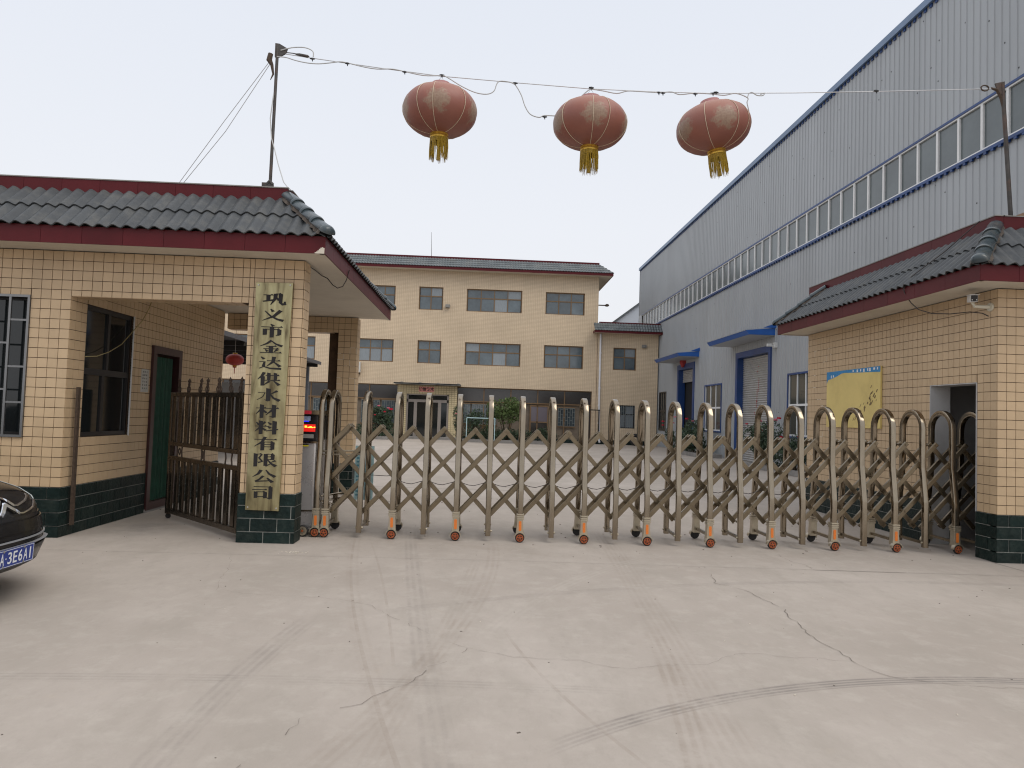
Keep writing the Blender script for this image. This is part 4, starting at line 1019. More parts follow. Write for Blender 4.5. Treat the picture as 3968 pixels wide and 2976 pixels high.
# drive head
q = MB(); q.box(-2.42, 8.40, .09, -1.905, 8.90, 1.08); DH = part('drive_housing', q, M['brightsteel'], FG, bevel=.02)
q = MB(); q.box(-2.42, 8.41, 1.082, -1.90, 8.89, 1.385); part('display_box', q, M['black'], DH, bevel=.006)
q = MB(); q.box(-2.43, 8.38, 1.387, -1.89, 8.90, 1.437); part('top_rail', q, M['steel_bar'], DH, bevel=.005)
q = MB(); q.box(-2.42, 8.39, .28, -1.90, 8.398, .295); q.box(-2.43, 8.385, 1.06, -1.898, 8.40, 1.08); part('housing_trim', q, M['steel'], DH)
q = MB(); q.box(-2.35, 8.402, 1.19, -1.925, 8.409, 1.275); part('led_panel', q, M['ledred'], DH)
q = MB(); q.box(-2.045, 8.398, 1.236, -2.02, 8.401, 1.258); q.box(-2.012, 8.398, 1.234, -1.945, 8.401, 1.244); q.box(-1.99, 8.398, 1.244, -1.965, 8.401, 1.252); q.box(-1.94, 8.398, 1.236, -1.925, 8.401, 1.248); part('led_digits', q, M['ledhot'], DH)
q = MB(); q.box(-2.3, 8.403, 1.315, -1.985, 8.409, 1.368); part('blue_sticker', q, M['stickerblue'], DH)
q = MB(); q.box(-2.3, 8.403, 1.302, -2.00, 8.408, 1.314); part('blue_light', q, M['ledblue'], DH)
q = MB(); q.box(-2.3, 8.374, 1.392, -1.97, 8.379, 1.432); part('red_sticker', q, M['stickerred'], DH)
q = MB(); q.box(-2.2, 8.403, 1.115, -1.94, 8.409, 1.16); part('grey_panel', q, M['deck'], DH)
q = MB(); q.box(-2.2, 8.393, 1.02, -1.99, 8.398, 1.04); part('yellow_sticker', q, M['sun_yellow'], DH)
q = MB(); q.box(-2.2, 8.392, 1.035, -1.99, 8.3965, 1.045); part('black_sticker', q, M['black'], DH)
o = inst('tyre', wheel_mesh, DH, (-2.0, 8.39, 0)); o.scale = (1.25,1,1.25)
q = MB(); q.lathe([(.028,-.022),(.05,-.022),(.05,-.018)], (-2.0, 8.34, .068), 'Y', 24)
for k in range(6):
    th = math.pi*k/3; q.obox((-2.0+.028*math.cos(th), 8.318, .068+.028*math.sin(th)), (.022*math.cos(th),0,.022*math.sin(th)), (0,.002,0), (-.006*math.sin(th),0,.006*math.cos(th)))
part('wheel_rim', q, M['boot'], DH)
q = MB(); q.lathe([(0,-.026),(.014,-.024),(.016,-.018)], (-2.0, 8.34, .068), 'Y', 12); part('hub', q, M['hub'], DH)
q = MB(); q.box(-1.55, 8.96, .36, -1.32, 8.97, 1.02); SBN = single('pale_banner', q, mat('pale_cyan_banner', (.42,.62,.64), .6), 'pale cyan notice sheet standing behind the first gate hoops', 'notice')
q = MB()
for i in range(13): q.box(-1.53, 8.957, .95-i*.045, -1.50, 8.9595, .97-i*.045)
part('banner_print', q, mat('cyan_print', (.10,.30,.38), .6), SBN, kind='stuff')

# ------------------------------------------------------------ lantern line
def pole(name, label, a, b_, r_):
    t = thing(name, label, 'pole', a)
    q = MB(); q.tube([a, Vector(a).lerp(Vector(b_), .5), b_], [r_, r_*.95, r_*.9], 10); part('shaft', q, M['pole'], t, smooth=True)
    return t
PA = pole('lantern_pole', 'dark steel pole rising from the left gatehouse roof parapet', (-2.638,8.6,3.35), (-2.622,8.6,5.80), .020)
q = MB(); q.add([(-2.65,8.59,5.83),(-2.60,8.59,5.825),(-2.50,8.59,5.77),(-2.52,8.59,5.71),(-2.60,8.59,5.66),(-2.65,8.59,5.66)], [(0,1,2,3,4,5)]); q.add([(x, 8.61, z) for x, y, z in q.v[:6]], [(5,4,3,2,1,0)]); q.f += [(i, (i+1)%6, 6+(i+1)%6, 6+i) for i in range(6)]
part('head_plate', q, M['pole'], PA)
q = MB(); q.tube([(-2.70,8.6,5.70),(-2.715,8.6,5.62),(-2.68,8.6,5.56),(-2.66,8.6,5.45),(-2.69,8.6,5.38)], [.03,.035,.02,.012,.004], 7); part('rusty_knot', q, M['iron'], PA, smooth=True)
q = MB(); q.box(-2.72,8.56,4.06,-2.60,8.64,4.12); q.tube([(-2.66,8.58,4.10),(-2.63,8.57,4.14),(-2.60,8.58,4.10)], .025, 8); part('base_clamp', q, M['pole'], PA)
q = MB(); q.tube([(-2.60,8.6,5.73),(-2.44,8.6,5.72),(-2.36,8.6,5.71)], [.006,.006,.006], 6); q.tube([(-2.42,8.6,5.715),(-2.36,8.6,5.705),(-2.26,8.6,5.69),(-2.24,8.6,5.688)], [.004,.018,.018,.004], 8); part('turnbuckle', q, M['pole'], PA, smooth=True)
PB = pole('lantern_pole', 'leaning dark steel pole on the right gatehouse roof with rusty hook', (6.50,8.6,3.5), (6.345,8.6,5.80), .026)
q = MB(); q.add([(6.25,8.59,5.80),(6.37,8.59,5.83),(6.37,8.59,5.68),(6.30,8.59,5.66)], [(0,1,2,3)]); q.add([(x, 8.61, z) for x, y, z in q.v[:4]], [(3,2,1,0)]); q.f += [(i, (i+1)%4, 4+(i+1)%4, 4+i) for i in range(4)]
part('head_plate', q, M['pole'], PB)
q = MB(); q.tube([(6.12+.05*math.cos(t), 8.6, 5.735+.035*math.sin(t)) for t in [k*.52 for k in range(13)]], .009, 6); q.tube([(6.2,8.6,5.74),(6.28,8.6,5.72),(6.33,8.6,5.62),(6.36,8.6,5.45)], [.012,.02,.018,.006], 6); part('rusty_hook', q, M['iron'], PB, smooth=True)
q = MB(); q.tube([(-2.607,8.6,5.715),(-2.252,8.6,5.677),(-1.4,8.6,5.595),(-.649,8.6,5.532),(.3,8.6,5.497),(1.178,8.6,5.47),(2.0,8.6,5.475),(2.677,8.6,5.492),(3.7,8.6,5.55),(4.731,8.6,5.619),(6.266,8.6,5.735)], .0055, 6)
single('lantern_wire', q, M['wire'], 'taut steel wire strung between the two roof poles carrying the lanterns', 'wire', smooth=True)
def catpts(P, y=8.6, n=4):
    out = []; P = [Vector((a, y, b_)) for a, b_ in P]
    for i in range(len(P)-1):
        p0 = P[max(i-1,0)]; p1 = P[i]; p2 = P[i+1]; p3 = P[min(i+2, len(P)-1)]
        for k in range(n):
            t = k/n; out.append(.5*((2*p1)+(-p0+p2)*t+(2*p0-5*p1+4*p2-p3)*t*t+(-p0+3*p1-3*p2+p3)*t**3))
    out.append(P[-1]); return out
E1 = [(-2.621,5.66),(-2.517,5.658),(-2.404,5.628),(-2.264,5.604),(-2.125,5.6),(-1.986,5.619),(-1.875,5.638),(-1.784,5.63),(-1.594,5.592),(-1.425,5.573),(-1.243,5.582),(-1.101,5.561),(-.861,5.523),(-.65,5.531),(-.579,5.516),(-.405,5.417),(-.233,5.346),(-.091,5.332),(-.007,5.372),(.025,5.461),(.059,5.499),(.144,5.5),(.216,5.485),(.263,5.45),(.33,5.338),(.377,5.21),(.444,5.112),(.552,5.078),(.615,5.103),(.75,5.106)]
E2 = [(1.064,5.368),(1.12,5.422),(1.176,5.457),(1.32,5.446),(1.493,5.423),(1.621,5.459),(1.765,5.462),(1.924,5.46),(2.039,5.462),(2.169,5.476),(2.271,5.449),(2.458,5.476),(2.676,5.476),(2.821,5.468),(2.966,5.499),(3.113,5.451),(3.107,5.392),(3.131,5.291),(3.139,5.204)]
E3 = [(3.113,5.451),(3.127,5.503),(3.17,5.52),(3.229,5.489),(3.302,5.49),(3.323,5.521),(3.272,5.503)]
E0 = [(-2.58,5.74),(-2.45,5.78),(-2.3,5.79),(-2.2,5.75),(-2.19,5.68)]
for E_, lb in ((E0,'short grey cable loop springing from the left roof pole top'),(E1,'loose grey electric cable looping from left roof pole to the middle lantern'),(E2,'grey electric cable sagging between the middle and right lanterns'),(E3,'twisted grey cable end curled on the wire right of the lanterns')):
    q = MB(); q.tube(catpts(E_, 8.585), .0065, 6); single('electric_cable', q, M['cable'], lb, 'cable', smooth=True)
q = MB()
for x, z in ((-1.78,5.625),(-1.09,5.557),(-.64,5.54),(.25,5.488),(.62,5.09),(1.18,5.48),(2.01,5.462),(2.06,5.46),(2.46,5.47),(2.68,5.485),(2.72,5.50),(-2.2,5.66),(4.73,5.625)):
    q.tube([(x-.03,8.59,z+.002),(x,8.585,z-.002),(x+.03,8.59,z)], [.007,.014,.007], 6); q.tube([(x,8.585,z),(x+.004,8.585,z-.035)], [.012,.004], 5)
single('cable_ties', q, M['tape'], 'black tape knots fixing the loose cable to the lantern wire', 'tape')
bpy.data.objects['cable_ties']['kind'] = 'stuff'
q = MB(); q.tube([(-2.70,8.6,5.62),(-3.32,8.9,4.97),(-3.94,9.2,4.29),(-4.58,9.5,3.58)], .004, 5); single('guy_wire', q, M['wire'], 'upper thin guy wire running left from the left roof pole', 'wire')
q = MB(); q.tube([(-2.70,8.6,5.58),(-3.30,8.9,4.84),(-3.92,9.2,4.24),(-4.60,9.5,3.56)], .004, 5); single('guy_wire', q, M['wire'], 'lower slack guy wire running left from the left roof pole', 'wire')
q = MB(); q.tube([(-2.634,8.57,5.2),(-2.66,8.57,4.9),(-2.634,8.57,4.657),(-2.57,8.5,4.50),(-2.49,8.4,4.29),(-2.36,8.2,4.02),(-2.22,7.97,3.86)], .006, 6); single('drop_cable', q, M['cable'], 'grey cable dropping from the left pole onto the gatehouse roof', 'cable', smooth=True)

def lantern(x, zc, label, tilt=0, rot=0, big=True, y=8.6, s=1.0, mt=None, zwire=5.49, tass=None):
    t = thing('lantern', label, 'lantern', (x, y, zc), 'red lanterns strung on the wire' if big else None)
    r_, h = .450*s, (.288 if big else .30)*s; n = 48
    body = MB(); prof = []
    K = 22
    for k in range(K+1):
        a = -math.pi/2+math.pi*k/K; rr = r_*max(.0, math.cos(a))**.82; zz = h*math.sin(a)
        rr = max(rr, .088*s); prof.append((rr, zz))
    vs = []
    for (rr, zz) in prof:
        for k in range(n):
            th = 2*math.pi*k/n+rot; pin = 1-.012*abs(math.cos(th*7-rot*7))**8 if big else 1-.03*abs(math.cos(th*9))**6
            rim = rr*pin; vs.append((x+rim*math.cos(th), y+rim*math.sin(th), zc+zz))
    body.add(vs, [(i*n+k, i*n+(k+1)%n, (i+1)*n+(k+1)%n, (i+1)*n+k) for i in range(K) for k in range(n)])
    bo = part('shade', body, mt or M['lantern'], t, smooth='all')
    if big:
        rb = MB()
        for k in range(14):
            th = math.pi*k/7+rot+ (math.pi/14 if False else 0)
            if k not in (2,5,9,12,10,7): continue
            rb.tube([(x+(rr*1.003)*math.cos(th), y+(rr*1.003)*math.sin(th), zc+zz) for rr, zz in prof[1:-1]], .0035, 5)
        part('rib', rb, mat('pale_rib_wire', (.62,.50,.36), .5), t, smooth=True, kind='stuff')
    q = MB(); q.lathe([(.098*s,h-.035*s),(.108*s,h-.01*s),(.112*s,h+.015*s),(.106*s,h+.022*s),(.114*s,h+.05*s),(.100*s,h+.055*s),(.09*s,h-.02*s)], (x,y,zc), 'Z', 28); part('top_ring', q, mat('pale_pink_ring', (.62,.36,.36), .4) if big else M['gold'], t, smooth=True)
    q = MB(); q.lathe([(.10*s,-h+.03*s),(.112*s,-h+.01*s),(.113*s,-h-.006*s),(.106*s,-h-.012*s),(.112*s,-h-.022*s),(.11*s,-h-.05*s),(.10*s,-h-.05*s)], (x,y,zc), 'Z', 28); part('gold_collar', q, M['gold'], t, smooth=True)
    rr_ = random.Random(int(x*100)); q = MB()
    L_ = .275*s
    if big:
        for k in range(165):
            th = rr_.uniform(0, 2*math.pi); R0 = .106*s; l = L_*(rr_.uniform(.75,1.0) if rr_.random() < .8 else rr_.uniform(.3,.7)); a = Vector((x+R0*math.cos(th), y+R0*math.sin(th), zc-h-.045*s))
            ww = rr_.uniform(.002,.0045); tn = Vector((-math.sin(th), math.cos(th), 0))
            m1 = a+Vector((rr_.uniform(-.008,.008), rr_.uniform(-.008,.008), -l*.6)); e = m1+Vector((rr_.uniform(-.006,.006), 0, -l*.4))
            q.tube([a, m1, e], [ww, ww*.9, ww*.5], 4, cap=False)
        q.lathe([(.104*s,-h-.04*s),(.106*s,-h-.10*s)], (x,y,zc), 'Z', 24)
        q.tube([(x,y,zc-h), (x+.01,y,zc-h-.14), (x,y,zc-h-.18)], .002, 4); q.tube([(x,y,zc-h-.15),(x,y,zc-h-.2),(x,y,zc-h-.31)], [.012,.022,.026], 8)
        part('tassel', q, M['tassel'], t, kind='stuff')
    else:
        q.lathe([(.09*s,-h-.04*s),(.095*s,-h-.11*s),(0,-h-.11*s)], (x,y,zc), 'Z', 16); q.tube([(x,y,zc-h-.1*s),(x,y,zc-h-.42*s)], .022*s, 6); part('tassel', q, M['redlantern'], t)
    q = MB(); 
    if big: q.tube([(x-.08*s,y,zc+h+.02),(x,y,zwire),(x+.08*s,y,zc+h+.02)], .003, 5)
    else: q.tube([(x,y,zc+h),(x,y,zwire)], .003, 5)
    part('hanger', q, M['wire'], t)
    if tilt: t.rotation_euler = (0, R(tilt), 0)
    return t
lantern(-.648, 5.098, 'leftmost of the three big faded red lanterns on the wire', 0, .1, zwire=5.525)
lantern(1.178, 5.03, 'middle of the three big faded red lanterns, directly over the gate', 0, .62, zwire=5.468)
lantern(2.70, 5.057, 'rightmost big faded red lantern, tilted on the wire', -9, 1.05, zwire=5.44)
SLN = lantern(-4.34, 2.262, 'small bright red lantern hanging at the back of the covered passage', 0, 0, False, 12.68, .335, M['redlantern'], 2.79)

# ------------------------------------------------------------ main building
MBD = thing('office_building', 'three storey beige tiled office block with bronze windows behind the yard', 'building', (-4, 41, 0))
BY = 41.0
WIN = [(-6.97,-5.215,7.335,8.62,3),(-3.88,-2.505,7.32,8.64,2),(-1.16,2.01,7.32,8.62,4),(3.36,5.62,7.33,8.607,3),
       (-7.21,-5.21,4.264,5.56,3),(-3.857,-2.51,4.258,5.566,2),(-1.162,2.014,4.248,5.545,4),(3.353,5.615,4.238,5.548,3),
       (-17.6,-15.9,4.26,5.56,2),(-11.6,-9.6,4.26,5.56,3),(-14.8,-13.2,4.26,5.56,2),(-17.6,-15.9,7.33,8.6,2),(-11.6,-9.6,7.33,8.6,3),(-14.8,-13.2,7.33,8.6,2)]
holes = [(a, c, b_, d) for a, b_, c, d, n in WIN]+[(-1.53,.22,6.18,2.99),(-18,.2,-4.84,3.01),(-4.42,.2,-1.91,2.52)]
mb = MB(); wall_mb(mb, 'Y', BY, BY+.25, -19, 6.41, 0, 9.62, holes); mb.box(6.16, BY+.25, 0, 6.41, 49, 9.62); mb.box(-19, BY+.25, 0, -18.7, 49, 9.62); mb.box(-18.7, 48.7, 0, 6.16, 49, 9.62)
part('facade_wall', mb, M['btile'], MBD)
mb = MB(); mb.box(-18.7, BY+.26, 3.2, 6.15, 48.6, 3.3); mb.box(-18.7, BY+.26, 6.4, 6.15, 48.6, 6.5); mb.box(-18.7, BY+3.2, .1, 6.15, BY+3.3, 9.4); part('inner_floors', mb, M['interior'], MBD)
def window(parent, x0, x1, z0, z1, n, Y, fm=None, split=.40, t=.055, pm=None, lab=None):
    fm = fm or M['brownframe']; f = MB(); yb = Y+.10
    for a, b_, c, d in ((x0,x1,z0,z0+t),(x0,x1,z1-t,z1),(x0,x0+t,z0+t,z1-t),(x1-t,x1,z0+t,z1-t)): f.box(a, yb, c, b_, yb+.06, d)
    zt_ = z1-(z1-z0)*split; f.box(x0+t, yb+.005, zt_-.03, x1-t, yb+.055, zt_+.03)
    xs = [x0+t+(x1-x0-2*t)*i/n for i in range(n+1)]
    for i in range(1, n): f.box(xs[i]-.028, yb+.002, z0+t, xs[i]+.028, yb+.058, zt_-.03); f.box(xs[i]-.022, yb+.002, zt_+.03, xs[i]+.022, yb+.058, z1-t)
    W = part('window', f, fm, parent, label=lab)
    for i in range(n):
        for c, d in ((z0+t, zt_-.03), (zt_+.03, z1-t)):
            p = MB(); a = xs[i]+.02; b_ = xs[i+1]-.02; p.box(a, yb+.03, c, b_, yb+.035, d)
            mm = pm or (M['panecurtain'] if rnd.random() < .22 else M['pane'])
            part('pane', p, mm, W)
    return W
for a, b_, c, d, n in WIN: window(MBD, a, b_, c, d, n, BY)
# roof
rz = 9.57; rX = 7.13; rY = 40.4
q = MB(); q.box(-19.6, rY+.02, rz+.02, rX-.02, 49.4, rz+.11); part('soffit', q, M['plaster'], MBD)
q = MB(); q.box(-19.6, rY, rz, rX, rY+.02, rz+.15); q.box(rX-.02, rY+.02, rz, rX, 49.4, rz+.15); part('fascia', q, M['maroon'], MBD)
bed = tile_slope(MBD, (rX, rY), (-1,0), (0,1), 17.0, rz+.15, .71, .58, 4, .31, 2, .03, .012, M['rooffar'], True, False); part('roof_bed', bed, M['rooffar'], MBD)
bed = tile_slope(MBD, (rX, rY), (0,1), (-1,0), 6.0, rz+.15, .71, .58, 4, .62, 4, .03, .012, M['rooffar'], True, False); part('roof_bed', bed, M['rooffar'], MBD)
q = MB(); q.box(-19.6, rY+.71, rz+.6, rX-.71, rY+.85, rz+.87); q.box(rX-.85, rY+.85, rz+.6, rX-.71, 49, rz+.87); part('parapet', q, M['maroon'], MBD)
q = MB(); q.tube([(-3.44,43,9.8),(-3.42,43,10.9),(-3.48,43,12.3)], [.02,.015,.008], 6); part('roof_antenna', q, M['pole'], MBD)
q = MB(); q.box(6.41,42,8.1,7.2,42.05,8.16); q.box(7.0,41.9,8.08,7.15,42.15,8.2); part('wall_bracket', q, M['iron'], MBD)
# flood light
q = MB(); q.box(-2.35,BY-.18,7.47,-2.10,BY-.02,7.65); q.box(-2.3,BY-.20,7.49,-2.15,BY-.18,7.62); part('flood_light', q, M['deck'], MBD)
# ground floor glazing, set back
def glazing(x0, x1, items, z1):
    Yg = BY+.22
    q = MB(); q.box(x0, Yg+.1, .1, x1, Yg+.14, z1); part('glazing_back_wall', q, mat('tan_inner_wall', (.17,.135,.10), .8, var=.2), MBD)
    n = max(1, round((x1-x0)/1.55)); s_ = (x1-x0)/n
    f = MB()
    for i in range(n+1): f.box(x0+i*s_-.03, Yg-.02, .2, x0+i*s_+.03, Yg+.06, z1)
    f.box(x0, Yg-.015, 2.16, x1, Yg+.05, 2.22); f.box(x0, Yg-.015, z1-.05, x1, Yg+.05, z1)
    W = part('glazed_screen', f, M['brownframe'], MBD)
    for i in range(n):
        p = MB(); p.box(x0+i*s_+.03, Yg+.02, 2.22, x0+(i+1)*s_-.03, Yg+.025, z1-.05); part('pane', p, M['smoked'], W)
    for a, b_, c, d, kind in items:
        if kind == 'bars':
            p = MB(); p.box(a, Yg+.04, c, b_, Yg+.045, d); part('pane', p, M['pane'], W)
            g_ = MB(); m_ = round((b_-a)/.13)
            for i in range(m_+1): x = a+(b_-a)*i/m_; g_.box(x-.009, Yg-.03, c, x+.009, Yg-.012, d)
            for i in range(m_):
                for k in range(3): zz = c+(d-c)*(.18+.3*k+(.14 if i % 2 else 0)); g_.box(a+(b_-a)*i/m_, Yg-.028, zz-.01, a+(b_-a)*(i+1)/m_, Yg-.014, zz+.01)
            g_.box(a, Yg-.03, c, b_, Yg-.01, c+.025); g_.box(a, Yg-.03, d-.025, b_, Yg-.01, d)
            part('window_bars', g_, M['barsteel'] if False else mat('grey_bars', (.20,.22,.21), .6), W, kind='stuff')
            p = MB(); p.box(a-.06, Yg-.0, c-.07, b_+.06, Yg+.03, c); part('window_sill', p, M['brownframe'], W); p = MB(); p.box(a-.06, Yg, d, b_+.06, Yg+.03, d+.05); part('window_head', p, M['brownframe'], W)
        elif kind == 'door':
            p = MB(); p.box(a, Yg-.02, c, a+.08, Yg+.04, d); p.box(b_-.08, Yg-.02, c, b_, Yg+.04, d); p.box(a+.08, Yg-.02, d-.08, b_-.08, Yg+.04, d); p.box(a+.08, Yg-.02, c+.9, b_-.08, Yg+.04, c+.97); D_ = part('door', p, M['brownframe'], MBD)
            p = MB(); p.box(a+.08, Yg, c, b_-.08, Yg+.01, c+.9); part('door_panel', p, M['smoked'], D_)
            p = MB(); p.box(a+.08, Yg, c+.97, b_-.08, Yg+.01, d-.08); part('pane', p, mat('violet_grey_glass', (.13,.11,.13), .15, spec=.8), D_)
glazing(-1.53, 6.18, [(-1.45,-.75,.95,2.05,'bars'),(-.65,.75,.9,2.05,'bars'),(2.66,3.75,.2,2.1,'door'),(4.30,5.25,.95,2.0,'bars')], 2.99)
glazing(-18, -4.84, [(-6.9,-5.9,.8,2.1,'bars'),(-5.75,-4.95,.8,2.1,'bars'),(-9.6,-8.2,.8,2.1,'bars'),(-13,-11,.8,2.1,'bars')], 3.01)
q = MB(); q.box(-18,BY-.03,0,-4.85,BY-.004,.22); q.box(-1.5,BY-.03,0,6.42,BY-.004,.22); part('plinth', q, M['brick'], MBD)
# porch
q = MB(); wall_mb(q, 'Y', BY-.35, BY-.12, -4.84, -1.50, 0, 3.0, [(-4.32,.0,-1.95,2.50)]); q.box(-4.84,BY-.12,0,-4.6,BY,3.0); q.box(-1.74,BY-.12,0,-1.5,BY,3.0); part('porch_wall', q, M['porchtile'], MBD)
q = MB(); q.box(-4.98,39.85,3.03,-1.30,BY,3.08); q.box(-4.98,39.85,3.01,-1.30,39.9,3.10)
for x in (-4.6,-3.6,-2.6,-1.5): q.box(x,39.8,3.08,x+.12,40.6,3.13)
part('porch_canopy', q, M['deck'], MBD)
q = MB(); pf = M['acwhite']
fr = mat('pale_bronze_door_frame', (.30,.26,.23), .4, .2)
for a, b_, c, d in ((-4.32,-1.95,2.05,2.2),(-4.32,-4.22,.02,2.5),(-2.05,-1.95,.02,2.5),(-3.9,-3.72,.02,2.05),(-2.55,-2.37,.02,2.05),(-4.32,-1.95,2.44,2.5)): q.box(a,BY-.30,c,b_,BY-.22,d)
ED = part('entrance_door', q, fr, MBD)
for a, b_ in ((-4.22,-3.9),(-3.72,-2.55),(-2.37,-2.05)):
    p = MB(); p.box(a,BY-.27,.05,b_,BY-.265,2.05); part('pane', p, M['glassdark'], ED)
p = MB(); p.box(-4.22,BY-.27,2.2,-2.05,BY-.265,2.44); part('pane', p, M['glassdark'], ED)
q = MB(); q.box(-4.9,39.9,0,-1.4,BY-.36,.13); part('entrance_step', q, M['kerb'], MBD)
SN = thing('banner', 'small salmon red paper banner with black calligraphy above the office entrance', 'banner', (-3.2, BY-.37, 2.63))
q = MB(); q.box(-3.65,BY-.368,2.63,-2.80,BY-.356,2.92); part('sheet', q, M['rednote'], SN)
tm = text_mb('诚信为本', .215, .006); tm.xf(Matrix.Translation((-3.225, BY-.371, 2.765)) @ Matrix.Rotation(R(90), 4, 'X')); part('calligraphy', tm, M['blackink'], SN)
# annex
AN = thing('annex', 'narrow two storey beige tiled annex at the right end of the office block', 'building', (8.2, 40.9, 0))
ah = [(7.33,4.26,8.66,5.54),(7.60,.946,8.667,2.262)]
q = MB(); wall_mb(q, 'Y', 40.9, 41.15, 6.43, 9.92, 0, 6.35, ah); q.box(9.67,41.15,0,9.92,49,6.35); q.box(6.43,48.8,0,9.67,49,6.35); part('facade_wall', q, M['btile'], AN)
q = MB(); q.box(6.6,41.6,.1,9.6,41.7,6.2); part('inner_wall', q, M['interior'], AN)
window(AN, 7.33, 8.66, 4.26, 5.54, 2, 40.9, split=.42)
W = window(AN, 7.60, 8.667, .946, 2.262, 2, 40.9, M['framedark'])
q = MB()
for i in range(9): x = 7.62+i*.128; q.box(x-.009,40.93,.96,x+.009,40.95,2.25)
for i in range(8):
    for k in range(3): zz = .95+1.3*(.15+.3*k+(.14 if i % 2 else 0)); q.box(7.62+i*.128,40.932,zz-.01,7.748+i*.128,40.948,zz+.01)
part('window_bars', q, mat('grey_bars', (.22,.24,.23), .6), W, kind='stuff')
q = MB(); q.box(6.15,40.25,6.31,10.0,40.27,6.44); q.box(9.98,40.27,6.31,10.0,41.5,6.44); q.box(6.13,40.25,6.31,6.15,40.9,6.44); part('fascia', q, M['maroon'], AN)
q = MB(); q.box(6.15,40.27,6.35,9.98,42,6.42); part('soffit', q, M['plaster'], AN)
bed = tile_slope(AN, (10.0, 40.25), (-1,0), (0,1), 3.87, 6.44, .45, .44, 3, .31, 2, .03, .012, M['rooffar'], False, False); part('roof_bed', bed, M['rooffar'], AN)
q = MB(); q.box(6.45,40.7,6.80,10.0,40.85,6.98); part('parapet', q, M['maroon'], AN)
q = MB(); q.box(6.43,40.87,0,9.93,40.896,.25); part('plinth', q, M['brick'], AN)
q = MB(); q.tube([(6.56,40.82,6.3),(6.57,40.82,3),(6.62,40.8,.25),(6.62,40.6,.12)], .055, 10)
DP = single('downpipe', q, M['pvc'], 'white plastic downpipe between the office block and its annex', 'downpipe', smooth=True)
q = MB()
for z in (5.2,4.2,3.2,2.2,1.2): q.lathe([(.062,-.05),(.066,-.045),(.066,.045),(.062,.05)], (6.57 if z > 2 else 6.59,40.82,z), 'Z', 12)
part('pipe_collars', q, M['pvc'], DP)
q = MB(); q.box(8.95,40.75,5.58,9.2,40.9,5.75); q.box(9.0,40.68,5.6,9.12,40.75,5.72); single('wall_lamp', q, M['deck'], 'small grey flood lamp high on the annex wall', 'lamp')
q = MB(); 
for a, b_, c, d in ((6.0,6.6,1.9,1.96),(6.0,6.06,.35,1.9),(6.52,6.58,.35,1.9)): q.box(a,40.6,c,b_,40.64,d)
single('black_stand', q, M['framedark'], 'black rectangular metal frame leaning by the white downpipe', 'frame')
# tyre by annex
q = MB(); q.lathe([(.17,-.09),(.27,-.10),(.33,-.06),(.34,0),(.33,.06),(.27,.10),(.17,.09)], (0,0,0), 'Y', 24); q.xf(Matrix.Translation((8.55,40.1,.34)) @ Matrix.Rotation(R(-12),4,'X')); single('old_tyre', q, M['rubber'], 'black tyre leaning against the annex base seen through the gate', 'tyre', smooth=True)
# AC unit
AC = thing('air_conditioner', 'white air conditioner unit on the office wall beside the rear pillar', 'air conditioner', (-7.2, 40.8, 3.5))
q = MB(); q.box(-7.6,40.55,3.60,-6.98,40.9,4.18); part('casing', q, M['acwhite'], AC, bevel=.02)
q = MB(); q.lathe([(.2,-.01),(.22,-.015),(.22,.0)], (-7.3,40.55,3.88), 'Y', 24); part('fan_guard', q, M['deck'], AC)
q = MB(); q.box(-7.6,40.6,3.5,-7.0,40.98,3.56); part('bracket', q, M['iron'], AC)
for k, (x, z, lab) in enumerate(((-11.27,5.62,'upper small white wall camera with conduit seen between the left pillars'),(-10.4,3.68,'lower small white wall camera seen between the left pillars'))):
    q = MB(); q.box(x-.12,40.75,z-.06,x+.12,40.99,z+.08); q.tube([(x,40.8,z),(x+.25,40.85,z-.02)], .03, 6); single('wall_camera', q, M['acwhite'], lab, 'security camera')
q = MB(); q.tube([(-11.27,40.93,5.55),(-11.27,40.93,3.5),(-11.35,40.9,3.0),(-11.7,40.9,2.8)], .035, 6); single('wall_conduit', q, mat('tan_conduit', (.34,.27,.21), .6), 'tan conduit running down the office wall from a camera', 'conduit', smooth=True)

# ------------------------------------------------------------ yard shed on the left
SH = thing('carport', 'dark flat roofed carport along the left side of the yard', 'carport', (-8, 20, 0))
q = MB(); q.box(-14,14.5,3.05,-5.80,25.7,3.11); part('roof_sheet', q, mat('dark_sheet_roof', (.045,.045,.05), .6), SH)
q = MB()
for i in range(8): q.box(-14,14.6+1.55*i,2.93,-5.86,14.68+1.55*i,3.045)
part('purlins', q, M['framedark'], SH)
q = MB(); q.box(-5.815,14.5,3.02,-5.78,25.7,3.13); part('edge_trim', q, mat('grey_trim', (.09,.09,.10), .5), SH)
for y in (16,20.8,25.5):
    q = MB(); q.box(-6.35,y-.08,0,-6.15,y+.08,2.93); part('post', q, mat('slate_grey_post', (.10,.11,.13), .5), SH)
q = MB(); q.box(-14,25.75,0,-6.3,25.8,2.3); part('back_panel', q, mat('pale_back_panel', (.36,.35,.34), .7, var=.1), SH)

